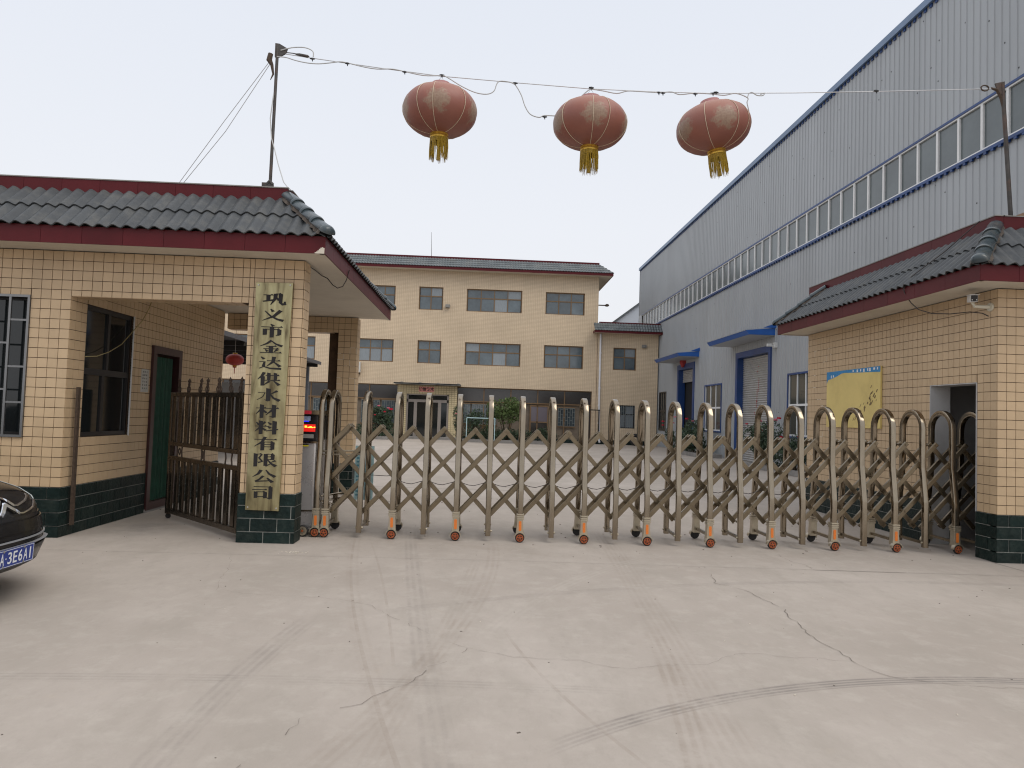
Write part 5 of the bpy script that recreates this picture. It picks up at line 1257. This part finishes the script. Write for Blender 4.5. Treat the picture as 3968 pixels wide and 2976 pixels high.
# ------------------------------------------------------------ warehouse
WH = thing('warehouse', 'tall grey corrugated warehouse with blue trim and long window band', 'warehouse', (10, 25, 0))
WX = 10.0; U = .2087; NY = 200; y_end = 46.8; 
doors = [(24.95,28.0,0,4.0),(34.1,36.6,0,4.06)]; wins = [(30.0,32.2,1.03,3.06),(21.4,23.3,1.03,3.08),(39.2,40.6,.9,3.0)]
def rib_unit(mb, y0, z0, z1, w=U):
    rb = [(0, 0), (w*.40, 0), (w*.44, .017), (w*.53, .017), (w*.57, 0), (w, 0)]
    vs = []
    for dy, dx in rb: vs += [(WX-dx, y0+dy, z0), (WX-dx, y0+dy, z1)]
    mb.add(vs, [(2*i, 2*i+1, 2*i+3, 2*i+2) for i in range(5)])
hs = [(a, b_, c, d) for a, b_, c, d in doors+wins]
ny = int((y_end-4.5)/U); sheets = {}
for s0 in range(0, ny, 4):
    segmbs = []; segkey = []; up = MB(); full = True
    ya, yb_ = 4.5+s0*U, 4.5+min(s0+4, ny)*U
    for k in range(s0, min(s0+4, ny)):
        y0 = 4.5+k*U; yc = y0+U/2; segs = [(0, 7.13)]
        for a, b_, c, d in hs:
            if a < yc < b_: segs = [t for s_ in segs for t in ((s_[0], c), (d, s_[1])) if t[1]-t[0] > .02]; full = False
        for a, b_ in segs:
            if segmbs and segkey[-1] is not None and (a, b_) in segkey: rib_unit(segmbs[segkey.index((a, b_))], y0, a, b_)
            else: segkey.append((a, b_)); segmbs.append(MB()); rib_unit(segmbs[-1], y0, a, b_)
    if full and s0+4 <= ny:
        if 'lo' not in sheets:
            t_ = MB(); [rib_unit(t_, k*U, 0, 7.13) for k in range(4)]; sheets['lo'] = t_.mesh('cladding_sheet', M['clad'], (WX,0,0))
            t_ = MB(); [rib_unit(t_, k*U, 8.22, 11.28) for k in range(4)]; sheets['up'] = t_.mesh('cladding_sheet', M['clad'], (WX,0,0))
        inst('cladding_sheet', sheets['lo'], WH, (WX, ya, 0)); inst('cladding_sheet', sheets['up'], WH, (WX, ya, 0))
    else:
        for seg in segmbs: part('cladding_sheet', seg, M['clad'], WH)
        for k in range(s0, min(s0+4, ny)): rib_unit(up, 4.5+k*U, 8.22, 11.28)
        part('cladding_sheet', up, M['clad'], WH)
yE = 4.5+ny*U
q = MB(); q.box(WX+.35, 4.5, 0, WX+.4, yE, 11.2); part('inner_skin', q, M['void'], WH)
q = MB(); q.add([(WX,yE,0),(WX+30,yE,0),(WX+30,yE,11.3),(WX+15,yE,13.0),(WX,yE,11.3)], [(0,1,2,3,4)]); q.add([(WX,4.5,0),(WX+30,4.5,0),(WX+30,4.5,11.3),(WX+15,4.5,13.0),(WX,4.5,11.3)], [(4,3,2,1,0)]); part('gable_wall', q, M['clad'], WH)
q = MB(); q.add([(WX-.05,4.4,11.33),(WX-.05,yE+.05,11.33),(WX+15,yE+.05,13.05),(WX+15,4.4,13.05),(WX+30,4.4,11.33),(WX+30,yE+.05,11.33)], [(0,1,2,3),(3,2,5,4)]); part('roof', q, mat('blue_roof_sheet', (.06,.12,.25), .5), WH)
q = MB(); q.box(WX-.09, 4.4, 11.25, WX-.03, yE+.05, 11.40); q.box(WX-.09, 4.4, 11.40, WX+.1, yE+.05, 11.42); part('eave_trim', q, mat('pale_blue_eave_trim', (.13,.20,.32), .4, var=.15, vscale=1), WH)
q = MB(); n_ = int((yE-4.5)/U)
for i in range(n_): q.box(WX-.028, 4.5+i*U+.02, 11.17, WX-.002, 4.5+(i+.55)*U, 11.25)
part('eave_closure', q, M['bluetrim'], WH, kind='stuff')
q = MB(); q.box(WX-.05, 4.5, 8.165, WX+.0, yE-.9, 8.215); part('band_top_trim', q, M['bluetrim'], WH)
q = MB(); q.box(WX-.07, 4.5, 7.085, WX+.0, yE-.9, 7.15); part('band_bottom_trim', q, M['bluetrim'], WH)
q = MB()
for i in range(n_-4): q.box(WX-.066, 4.5+i*U+.03, 7.04, WX-.02, 4.5+(i+.5)*U, 7.085)
part('band_closure', q, M['bluetrim'], WH, kind='stuff')
q = MB(); q.box(WX-.03, 4.5, 7.15, WX+.02, yE-.9, 7.20); q.box(WX-.03, 4.5, 8.13, WX+.02, yE-.9, 8.165); part('band_sill', q, M['white'], WH)
mull = mb_mesh(lambda mb: mb.box(-.03,-.033,7.20,.02,.033,8.13), 'band_mullion', M['white'])
panem = mb_mesh(lambda mb: mb.box(.012,.035,7.20,.018,.692,8.13), 'pane', M['whgrey'])
y = 13.374-.727*12; 
while y < yE-.95:
    inst('band_mullion', mull, WH, (WX, y, 0))
    if y+.75 < yE-.9: inst('pane', panem, WH, (WX, y, 0))
    y += .727
q = MB(); q.box(WX-.008,yE-1.1,0,WX+.1,yE,0.01); q.box(WX-.02, yE-.9, 7.1, WX, yE, 8.22); q.box(WX-.03,yE-.05,0,WX+.02,yE+.02,11.3); part('corner_flashing', q, M['clad'], WH)
def blue_frame(y0, y1, z0, z1, t, dpt=.05, name='door_frame', bottom=False):
    q = MB(); q.box(WX-dpt, y0-t, z0, WX+.3, y0, z1+t); q.box(WX-dpt, y1, z0, WX+.3, y1+t, z1+t); q.box(WX-dpt, y0, z1, WX+.3, y1, z1+t)
    if bottom: q.box(WX-dpt, y0, z0, WX+.1, y1, z0+t)
    return part(name, q, M['bluetrim'], WH)
for (y0, y1, z0, z1), zs_, lab in ((doors[0], 0.0, 'closed roller shutter'), (doors[1], 3.42, 'open doorway with shutter rolled up')):
    F_ = blue_frame(y0, y1, z0, z1, .22 if lab[0] == 'c' else .26); F_['label'] = lab
    q = MB(); n = int((z1-zs_)/.085); vs = []
    for i in range(n*4+1):
        z = z1-(z1-zs_)*i/(n*4); x = WX+.22-.04*abs(math.sin(math.pi*i/4)); vs += [(x, y0, z), (x, y1, z)]
    q.add(vs, [(2*i, 2*i+2, 2*i+3, 2*i+1) for i in range(n*4)]); part('roller_shutter', q, M['shutter'], F_, smooth=True)
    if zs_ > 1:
        q = MB(); q.box(WX+.34, y0, 0, WX+.345, y1, zs_); part('doorway_shade_sheet', q, M['void'], F_)  # black sheet closing the opening, the inside's shade put into its colour
q = MB()
for y, z, h in ((26.35,2.9,.5),(26.5,2.5,.55),(26.55,2.2,.3),(26.7,1.85,.12),(26.4,1.5,.1),(26.6,1.1,.3),(26.3,2.1,.05),(26.5,3.4,.05),(26.4,3.6,.07)): q.box(WX+.185, y, z-h/2, WX+.192, y+.03, z+h/2)
part('red_paint_marks', q, M['redmark'], WH, kind='stuff')
def canopy(y0, y1, z, out, lab):
    q = MB(); xo = WX-out
    vs = [(WX,y0,z),(WX,y1,z),(xo,y1,z-.0),(xo,y0,z-.0),(WX,y0,z+.25),(WX,y1,z+.25),(xo-.06,y1,z+.14),(xo-.06,y0,z+.14)]
    vs[2] = (xo+.05,y1,z); vs[3] = (xo+.05,y0,z)
    q.add(vs, [(0,1,2,3),(4,7,6,5),(3,2,6,7),(0,3,7,4),(1,5,6,2)]); c_ = part('canopy', q, M['bluepaint'], WH, label=lab)
    q = MB(); n = int((y1-y0)/.2)
    for i in range(n): q.obox(((WX+xo)/2-.03, y0+(i+.5)*(y1-y0)/n, z+.202), Vector((out/2+.05,0,.055)), (0,.07,0), (-.002,0,.012))
    part('canopy_roof_sheet', q, M['clad'], c_)
    q = MB(); q.box(xo+.07, y0+.02, z-.012, WX-.02, y1-.02, z-.004); part('canopy_underside', q, mat('grey_soffit_sheet', (.42,.43,.44), .5), c_)
    q = MB(); q.add([(WX,y0-.01,z+.25),(WX-.45,y0-.01,z+.245),(WX,y0-.01,z+.42)], [(0,1,2)]); q.add([(WX,y0-.04,z+.25),(WX-.45,y0-.04,z+.245),(WX,y0-.04,z+.42)], [(2,1,0)]); part('canopy_gusset', q, M['bluepaint'], c_)
canopy(24.42, 28.8, 4.53, .98, 'blue canopy above the closed shutter'); canopy(33.2, 37.7, 4.50, 1.0, 'blue canopy above the open doorway')
q = MB(); q.tube([(WX-.03,35.6,4.5),(WX-.1,35.6,4.35),(WX-.12,35.6,4.15)], [.22,.18,.06], 8); part('torn_red_ribbon', q, M['redmark'], WH)
for (y0, y1, z0, z1) in wins:
    F_ = blue_frame(y0, y1, z0, z1, .06, .03, 'window', True)
    if y0 > 38: F_.data.materials[0] = M['framedark']
    q = MB(); n = 3
    for i in range(n+1): yy = y0+.03+(y1-y0-.06)*i/n; q.box(WX+.0, yy-.025, z0+.05, WX+.05, yy+.025, z1)
    zm = z0+(z1-z0)*.52; q.box(WX+.002, y0, zm-.035, WX+.052, y1, zm+.035); q.box(WX+.002, y0, z0+.06, WX+.052, y1, z0+.12); part('window_bars_white' if y0 < 38 else 'window_mullion', q, M['white'] if y0 < 38 else M['framedark'], F_)
    for i in range(n):
        for c, d in ((z0+.12, zm-.035), (zm+.035, z1)):
            a = y0+.03+(y1-y0-.06)*i/n+.025; b_ = y0+.03+(y1-y0-.06)*(i+1)/n-.025; p = MB(); p.box(WX+.03, a, c, WX+.034, b_, d); part('pane', p, mat('dark_factory_glass', (.05,.055,.05), .1, spec=.6) if i == 0 and c < 1.2 else bpy.data.materials['dark_factory_glass'], F_)
q = MB(); q.box(WX-.22,24.28,4.12,WX-.02,24.36,4.16); q.box(WX-.12,24.2,4.08,WX-.02,24.38,4.26); q.box(WX-.34,24.26,4.12,WX-.2,24.36,4.22); single('wall_camera', q, M['acwhite'], 'small white security camera on the warehouse beside the shutter', 'security camera')
rg = random.Random(5); q = MB()
for i in range(150):
    y = 12+rg.random()**1.6*30; z = rg.choice([rg.uniform(8.4,11.1), rg.uniform(1,7)]); q.box(WX-.006,y,z,WX-.001,y+.025,z+.03)
part('cladding_screws', q, M['framedark'], WH, kind='stuff')
# rear building
RB = thing('factory_shed', 'pale gabled factory shed roof peeking behind the annex', 'building', (12, 53, 0))
q = MB(); q.add([(8.0,52,0),(30,52,0),(30,52,12.5),(14.4,52,12.5),(9.0,52,8.36),(8.0,52,7.55)], [(0,1,2,3,4,5)]); q.add([(8.0,62,0),(30,62,0),(30,62,12.5),(14.4,62,12.5),(8.0,62,7.55)], [(4,3,2,1,0)]); q.add([(8,52,0),(8,52,7.55),(8,62,7.55),(8,62,0)], [(0,1,2,3)])
part('gable_wall', q, mat('pale_bluish_cladding', (.56,.60,.66), .5), RB)  # one even pale bluish base colour
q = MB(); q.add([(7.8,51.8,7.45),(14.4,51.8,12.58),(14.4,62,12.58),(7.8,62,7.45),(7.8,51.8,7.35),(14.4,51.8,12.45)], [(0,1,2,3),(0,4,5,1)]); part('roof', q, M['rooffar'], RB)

# ------------------------------------------------------------ planters and shrubs
def planter(name, label, x0, y0, x1, y1, h=.16):
    t = thing(name, label, 'planter', ((x0+x1)/2, (y0+y1)/2, 0)); w = .12
    q = MB(); q.box(x0,y0,0,x1,y0+w,h); q.box(x0,y1-w,0,x1,y1,h); q.box(x0,y0+w,0,x0+w,y1-w,h); q.box(x1-w,y0+w,0,x1,y1-w,h); part('kerb', q, M['kerb'], t, bevel=.01)
    q = MB(); q.box(x0+w,y0+w,0,x1-w,y1-w,h-.05); part('soil', q, M['soil'], t)
    return t
planter('planter', 'low kerbed bed of roses along the warehouse between the doors', 8.8, 29.0, 9.75, 33.2)
planter('planter', 'low kerbed rose bed along the warehouse nearer the gate', 8.85, 19.8, 9.75, 24.3)
planter('planter', 'low kerbed bed left of the office entrance', -8.5, 37.6, -4.9, 38.9)
planter('planter', 'low kerbed bed with hedge right of the office entrance', -1.4, 37.7, 3.9, 38.95)
def leaves(mb, c, rx_, ry_, rz_, n, size, rg, hollow=.35, lumps=9):
    lc = [(Vector((rg.uniform(-1,1), rg.uniform(-1,1), rg.uniform(-1,1))), rg.uniform(.35,.6)) for _ in range(lumps)]
    lc = [(v.normalized()*rg.uniform(.3,.75), r_) for v, r_ in lc]
    for i in range(n):
        v, lr = lc[rg.randrange(lumps)]
        d = Vector((rg.gauss(0,1), rg.gauss(0,1), rg.gauss(0,1))).normalized()*lr*rg.uniform(.5,1)**.5
        p = v+d; P = Vector((c[0]+p.x*rx_, c[1]+p.y*ry_, c[2]+p.z*rz_))
        a = Vector((rg.gauss(0,1), rg.gauss(0,1), rg.gauss(0,.6))).normalized(); b_ = a.orthogonal().normalized(); s_ = size*rg.uniform(.6,1.3)
        b_ = (Matrix.Rotation(rg.uniform(0,6.28), 3, a) @ b_)
        c2 = a.cross(b_)
        mb.add([P-b_*s_, P+c2*s_*.45, P+b_*s_, P-c2*s_*.45], [(0,1,2,3)])
def bush(name, label, cat, c, rx_, ry_, h0, h1, n, size, mt, seed, flowers=(), stems=5, group=None, lumps=9):
    rg = random.Random(seed); t = thing(name, label, cat, (c[0], c[1], 0), group)
    q = MB()
    for k in range(stems):
        a = rg.uniform(0,6.28); e = Vector((c[0]+rx_*.6*math.cos(a), c[1]+ry_*.6*math.sin(a), h0+(h1-h0)*rg.uniform(.6,1.0))); b0 = Vector((c[0]+rg.uniform(-.06,.06), c[1]+rg.uniform(-.06,.06), .08))
        mid = b0.lerp(e,.5)+Vector((rg.uniform(-.08,.08),rg.uniform(-.08,.08),.05)); q.tube([b0, mid, e], [.022,.014,.004], 5)
    part('stems', q, M['stem'], t)
    q = MB(); leaves(q, (c[0], c[1], (h0+h1)/2), rx_, ry_, (h1-h0)/2, n, size, rg, lumps=lumps); part('foliage', q, mt, t, kind='stuff')
    for (fx, fy, fz, fs, pk) in flowers:
        q = MB()
        for k in range(11):
            a = k*2.4; rr = fs*(.25+.06*k); u_ = Vector((math.cos(a), math.sin(a), .5)).normalized(); P = Vector((fx, fy, fz))+Vector((math.cos(a)*rr*.7, math.sin(a)*rr*.7, fs*.3-rr*.4))
            w_ = Vector((-math.sin(a), math.cos(a), 0)); up_ = Vector((math.cos(a)*.4, math.sin(a)*.4, .9))
            q.add([P-w_*fs*.5, P+w_*fs*.5, P+w_*fs*.35+up_*fs*.6, P-w_*fs*.35+up_*fs*.6], [(0,1,2,3)])
        part('bloom', q, M['pinkflower'] if pk else M['redflower'], t)
    return t
bush('rose_bush', 'tall rose bush with red and pink blooms left of the office entrance', 'rose bush', (-5.5,38.2), .85, .6, .2, 1.85, 2600, .06, M['leaf'], 3, [(-5.85,37.7,2.0,.11,0),(-5.42,37.7,1.72,.09,1),(-4.92,37.7,1.62,.09,1),(-4.78,37.7,1.55,.13,0),(-5.1,37.7,1.42,.08,0),(-5.6,37.7,1.25,.07,0),(-5.98,37.7,1.48,.06,0)])
bush('shrub', 'low dark green shrubs at the foot of the left rose bush', 'shrub', (-5.9,38.1), 1.6, .45, .1, .75, 1500, .055, M['leaf'], 4, stems=3, lumps=16)
bush('shrub', 'yellow green shrub beside the rear pillar of the left gatehouse', 'shrub', (-7.1,38.2), .55, .4, .9, 2.35, 600, .06, M['leaf2'], 14, stems=4)
bush('rose_bush', 'thin rose bush with few pink blooms just right of the entrance', 'rose bush', (-1.25,38.1), .42, .35, .4, 1.95, 600, .055, M['leaf'], 5, [(-1.4,37.8,1.45,.06,1),(-1.3,37.8,1.15,.06,1),(-1.1,37.8,1.3,.05,1)])
bush('hedge', 'low clipped dark hedge right of the office entrance', 'hedge', (1.2,38.3), 2.6, .45, .1, .78, 3800, .05, M['leaf'], 6, stems=4, lumps=34)
bush('shrub', 'dark loose shrub between entrance and round tree', 'shrub', (-.3,38.3), .75, .5, .4, 1.85, 1000, .06, M['leaf'], 8)
bush('young_tree', 'slim upright green sapling left of the round tree', 'tree', (.35,38.4), .3, .28, .4, 2.3, 600, .055, M['leaf2'], 9, stems=3, lumps=7)
bush('round_tree', 'round crowned small yellow green tree before the glazed ground floor', 'tree', (1.25,38.5), 1.0, .85, .95, 2.6, 3600, .06, M['leaf2'], 10, stems=7, lumps=16)
bush('shrub', 'dark green shrub at the right end of the hedge', 'shrub', (3.2,38.2), .45, .4, .1, .95, 700, .05, M['leaf'], 11)
fl = [(9.0,31.6,1.55,.09,0),(8.75,32.6,1.62,.08,1),(9.3,30.6,1.9,.09,0),(9.1,31.0,1.45,.10,1),(9.0,29.6,1.15,.08,0)]
bush('rose_bush', 'rose bush with coral blooms between the two warehouse doors', 'rose bush', (9.15,31.0), .6, 1.5, .1, 1.75, 3000, .055, M['leaf'], 12, fl, lumps=14)
bush('rose_bush', 'small rose bush with crimson blooms beside the dark open doorway', 'rose bush', (9.1,34.2), .35, .5, .2, 1.2, 500, .055, M['leaf'], 17, [(8.7,34.6,1.4,.09,0),(8.65,34.4,1.22,.08,0),(9.0,33.8,1.35,.06,0)])
fl = [(8.95,23.0,1.52,.085,1),(9.1,22.2,1.56,.11,1),(9.0,22.9,1.22,.095,0),(9.2,21.9,1.05,.08,0),(8.9,21.4,1.62,.08,0),(9.0,21.0,1.02,.08,0),(8.85,23.9,1.42,.06,0)]
bush('rose_bush', 'rose bush with bright pink blooms in front of the shutter', 'rose bush', (9.1,22.6), .6, 1.4, .1, 1.65, 4200, .045, M['leaf'], 13, fl, lumps=15)
bush('rose_bush', 'leafy rose bush nearest the right gatehouse rear corner', 'rose bush', (9.05,20.7), .5, .9, .05, 1.15, 2200, .045, M['leaf'], 15, [(9.0,20.2,1.1,.08,0)], lumps=12)
# low bar frame
q = MB()
for a, b_ in (((-.80,36,1.28),(.60,36,1.28)),((-.80,36,0),(-.80,36,1.28)),((.60,36,0),(.60,36,1.28))): q.tube([a, b_], .022, 6)
single('bar_frame', q, mat('pale_blue_tube', (.42,.58,.60), .5), 'thin pale blue tube frame standing before the hedge', 'frame')

# ------------------------------------------------------------ parked car, nose towards +X
CAR = thing('parked_car', 'dark dusty sedan with blue licence plate, its nose at the left picture edge', 'car', (-5.4, 5.2, 0))
PRF = [(-3.42,.215,.80),(-3.27,.235,.90),(-3.215,.28,.95),(-3.195,.36,.98),(-3.195,.44,1),(-3.21,.55,1),(-3.245,.66,1),(-3.30,.74,.99),(-3.40,.80,.97),(-3.60,.86,.95),(-3.95,.93,.93),(-4.32,.985,.91),(-4.45,1.01,.9),(-5.1,1.40,.75),(-5.4,1.455,.72),(-6.2,1.455,.72),(-6.6,1.37,.74),(-7.1,1.08,.86),(-7.55,1.0,.9),(-7.64,.7,.97),(-7.62,.4,.95),(-7.5,.22,.8),(-5.5,.19,.8)]
CY = 5.20; HWD = .89
def setb(t): return .46*abs(t)**2.7
TS = [math.sin(math.pi/2*k/14) for k in range(-14, 15)]
q = MB(); vs = []
for t in TS:
    drop = .10*abs(t)**3
    for (x, z, ys) in PRF:
        mid = (-5.4); fx = 1 if x > mid else -1
        xx = x-fx*setb(t)*min(1, abs(x-mid)/1.6)*(.82 if z < .42 and fx > 0 else 1)
        if z > .5: zz = z-drop*(1 if x > -4.4 or x < -7 else .4)
        else: zz = z+.08*abs(t)**4
        vs.append((xx, CY+HWD*ys*t, zz))
m_ = len(PRF); nt_ = len(TS)
q.add(vs, [(i*m_+k, i*m_+(k+1)%m_, (i+1)*m_+(k+1)%m_, (i+1)*m_+k) for i in range(nt_-1) for k in range(m_)]+[tuple(range(m_)), tuple((nt_-1)*m_+k for k in reversed(range(m_)))])
body = part('body', q, M['carpaint'], CAR, smooth=True)
fr_ = [(p[1], p[0]) for p in PRF[:12]]
def nose_x(z, yo, off=.004):
    t = yo/HWD; zz = z+.10*abs(t)**3 if z > .5 else z-.08*abs(t)**4
    x = fr_[0][1]
    for (z0, x0), (z1, x1) in zip(fr_, fr_[1:]):
        if z0 <= zz <= z1: x = x0+(x1-x0)*(zz-z0)/(z1-z0); break
        if zz > z1: x = x1
    return x-setb(t)*(.82 if z < .42 else 1)+off
def nose_ribbon(pts, w, off, name, m, parent=CAR, seg=6, th=.01):
    P2 = []
    for i in range(len(pts)-1):
        for k in range(seg): t = k/seg; P2.append((pts[i][0]*(1-t)+pts[i+1][0]*t, pts[i][1]*(1-t)+pts[i+1][1]*t))
    P2.append(pts[-1]); vs = []; mb = MB()
    for i, (y, z) in enumerate(P2):
        a = Vector(P2[max(i-1,0)]); b_ = Vector(P2[min(i+1,len(P2)-1)]); d = (b_-a).normalized(); n = Vector((-d.y, d.x))*w/2
        for sg, o_ in ((1, off-th), (1, off), (-1, off), (-1, off-th)):
            yy, zz = y+n.x*sg, z+n.y*sg; vs.append((nose_x(zz, yy, o_), CY+yy, zz))
    mb.add(vs, [(4*i+j, 4*i+(j+1)%4, 4*i+4+(j+1)%4, 4*i+4+j) for i in range(len(P2)-1) for j in range(4)]+[(0,1,2,3), tuple(4*(len(P2)-1)+j for j in (3,2,1,0))])
    return part(name, mb, m, parent)
for sg in (-1, 1):
    nose_ribbon([(0,.770),(sg*.085,.700)], .021, .022, 'chevron', M['chrome'])
    nose_ribbon([(sg*.085,.700),(sg*.14,.692),(sg*.28,.712),(sg*.40,.745)], .008, .010, 'chrome_line', M['chrome'])
    nose_ribbon([(0,.715),(sg*.095,.645)], .024, .026, 'chevron', M['chrome'])
    nose_ribbon([(sg*.095,.645),(sg*.16,.636),(sg*.33,.655),(sg*.48,.695)], .009, .012, 'chrome_line', M['chrome'])
    nose_ribbon([(0,.800),(sg*.2,.792),(sg*.42,.765),(sg*.62,.71)], .005, .001, 'bonnet_gap', M['black'])
    nose_ribbon([(sg*.56,.665),(sg*.61,.74),(sg*.67,.815)], .10, .012, 'headlight', M['headlamp'])
nose_ribbon([(-.60,.598),(-.4,.602),(0,.607),(.4,.602),(.60,.598)], .022, .005, 'upper_slot', M['black'])
nose_ribbon([(-.62,.540),(-.4,.545),(0,.550),(.4,.545),(.62,.540)], .080, .018, 'bumper_strip', M['carpaint'])
nose_ribbon([(-.6,.485),(-.3,.487),(0,.490),(.3,.487),(.6,.485)], .030, .003, 'lower_slot', M['black'])
nose_ribbon([(-.6,.440),(-.3,.440),(0,.440),(.3,.440),(.6,.440)], .030, .003, 'lower_slot', M['black'])
LN = mat('pale_chrome_line', (.34,.35,.37), .4, .4)  # whitish, less metallic base: the chrome's pale reflection put into the colour
nose_ribbon([(-.6,.461),(-.3,.461),(0,.461),(.3,.461),(.6,.461)], .010, .022, 'chrome_line', LN)
nose_ribbon([(-.6,.420),(-.3,.420),(0,.420),(.3,.420),(.6,.420)], .010, .022, 'chrome_line', LN)
nose_ribbon([(-.84,.33),(-.35,.325),(0,.322),(.35,.325),(.84,.33)], .13, .008, 'lower_bumper', M['greyplastic'])
PT = Matrix.Translation((-3.168, CY-.015, .358)) @ Matrix.Rotation(R(3), 4, 'Y') @ Matrix.Rotation(R(90), 4, 'Z') @ Matrix.Rotation(R(90), 4, 'X')
q = MB(); q.box(-.22,-.062,-.004,.22,.062,.0); q.xf(PT); LP = part('licence_plate', q, M['plateblue'], CAR)
q = MB()
for a, b_, c, d in ((-.216,-.058,.216,-.055),(-.216,.055,.216,.058),(-.216,-.055,-.213,.055),(.213,-.055,.216,.055)): q.box(a,b_,.0005,c,d,.0015)
q.xf(PT); part('plate_border', q, M['platewhite'], LP)
xs_ = [-.182,-.125,-.046,.011,.068,.125,.176]
for ch, x in zip('豫A3E6A1', xs_):
    tm = text_mb(ch, .115 if ch != '豫' else .075, .0012)
    zs2 = [p[0] for p in tm.v]; ys2 = [p[1] for p in tm.v]; w_ = max(zs2)-min(zs2); h_ = max(ys2)-min(ys2); cx = (max(zs2)+min(zs2))/2; cy = (max(ys2)+min(ys2))/2
    sx = (.042/w_ if ch != '1' else 1); sy = .080/h_
    tm.v = [((a-cx)*sx+x, (b_-cy)*sy, .002+(.0008 if c > 0 else 0)) for a, b_, c in tm.v]; tm.xf(PT); part('plate_character', tm, M['platewhite'], LP)
q = MB(); q.lathe([(0,.003),(.006,.002)], (-.0855,0,0), 'Z', 10); q.xf(PT); part('plate_dot', q, M['platewhite'], LP)
for x, y in ((-.11,.052),(.11,.052),(-.11,-.052),(.11,-.052)):
    q = MB(); q.lathe([(0,.005),(.007,.004),(.010,.0015)], (x,y,0), 'Z', 10); q.xf(PT); part('plate_bolt', q, M['deck'], LP)
gl_ = MB()
for sg in (-1, 1):
    gl_.add([(-4.6,CY+sg*.735,1.04),(-6.9,CY+sg*.74,1.08),(-6.45,CY+sg*.60,1.36),(-5.2,CY+sg*.59,1.37)], [(0,1,2,3)])
gl_.add([(-4.47,CY-.66,1.035),(-4.47,CY+.66,1.035),(-5.08,CY+.54,1.405),(-5.08,CY-.54,1.405)], [(0,1,2,3)])
part('glass', gl_, M['glassdark'], CAR)
for x in (-4.08, -6.78):
    for sg in (-1, 1):
        q = MB(); q.lathe([(0,-.10),(.20,-.10),(.30,-.09),(.315,-.06),(.315,.06),(.30,.09),(.2,.10),(0,.10)], (x, CY+sg*.79, .315), 'Y', 28); w_ = part('wheel', q, M['rubber'], CAR, smooth=True)
        q = MB(); q.lathe([(0,sg*.112),(.06,sg*.11),(.19,sg*.105),(.2,sg*.09)], (x, CY+sg*.79, .315), 'Y', 24); part('rim', q, M['brightsteel'], w_, smooth=True)
for sg in (-1, 1):
    q = MB(); q.obox((-4.75, CY+sg*.92, 1.06), (.07,0,0), (0,.09,0), (0,0,.055)); part('mirror', q, M['carpaint'], CAR, bevel=.02)
CAR.location.x -= .05
bpy.context.view_layer.update()
print('OBJS', len(bpy.data.objects), 'TRIS', sum(len(o.data.polygons) for o in bpy.data.objects if o.type == 'MESH'))
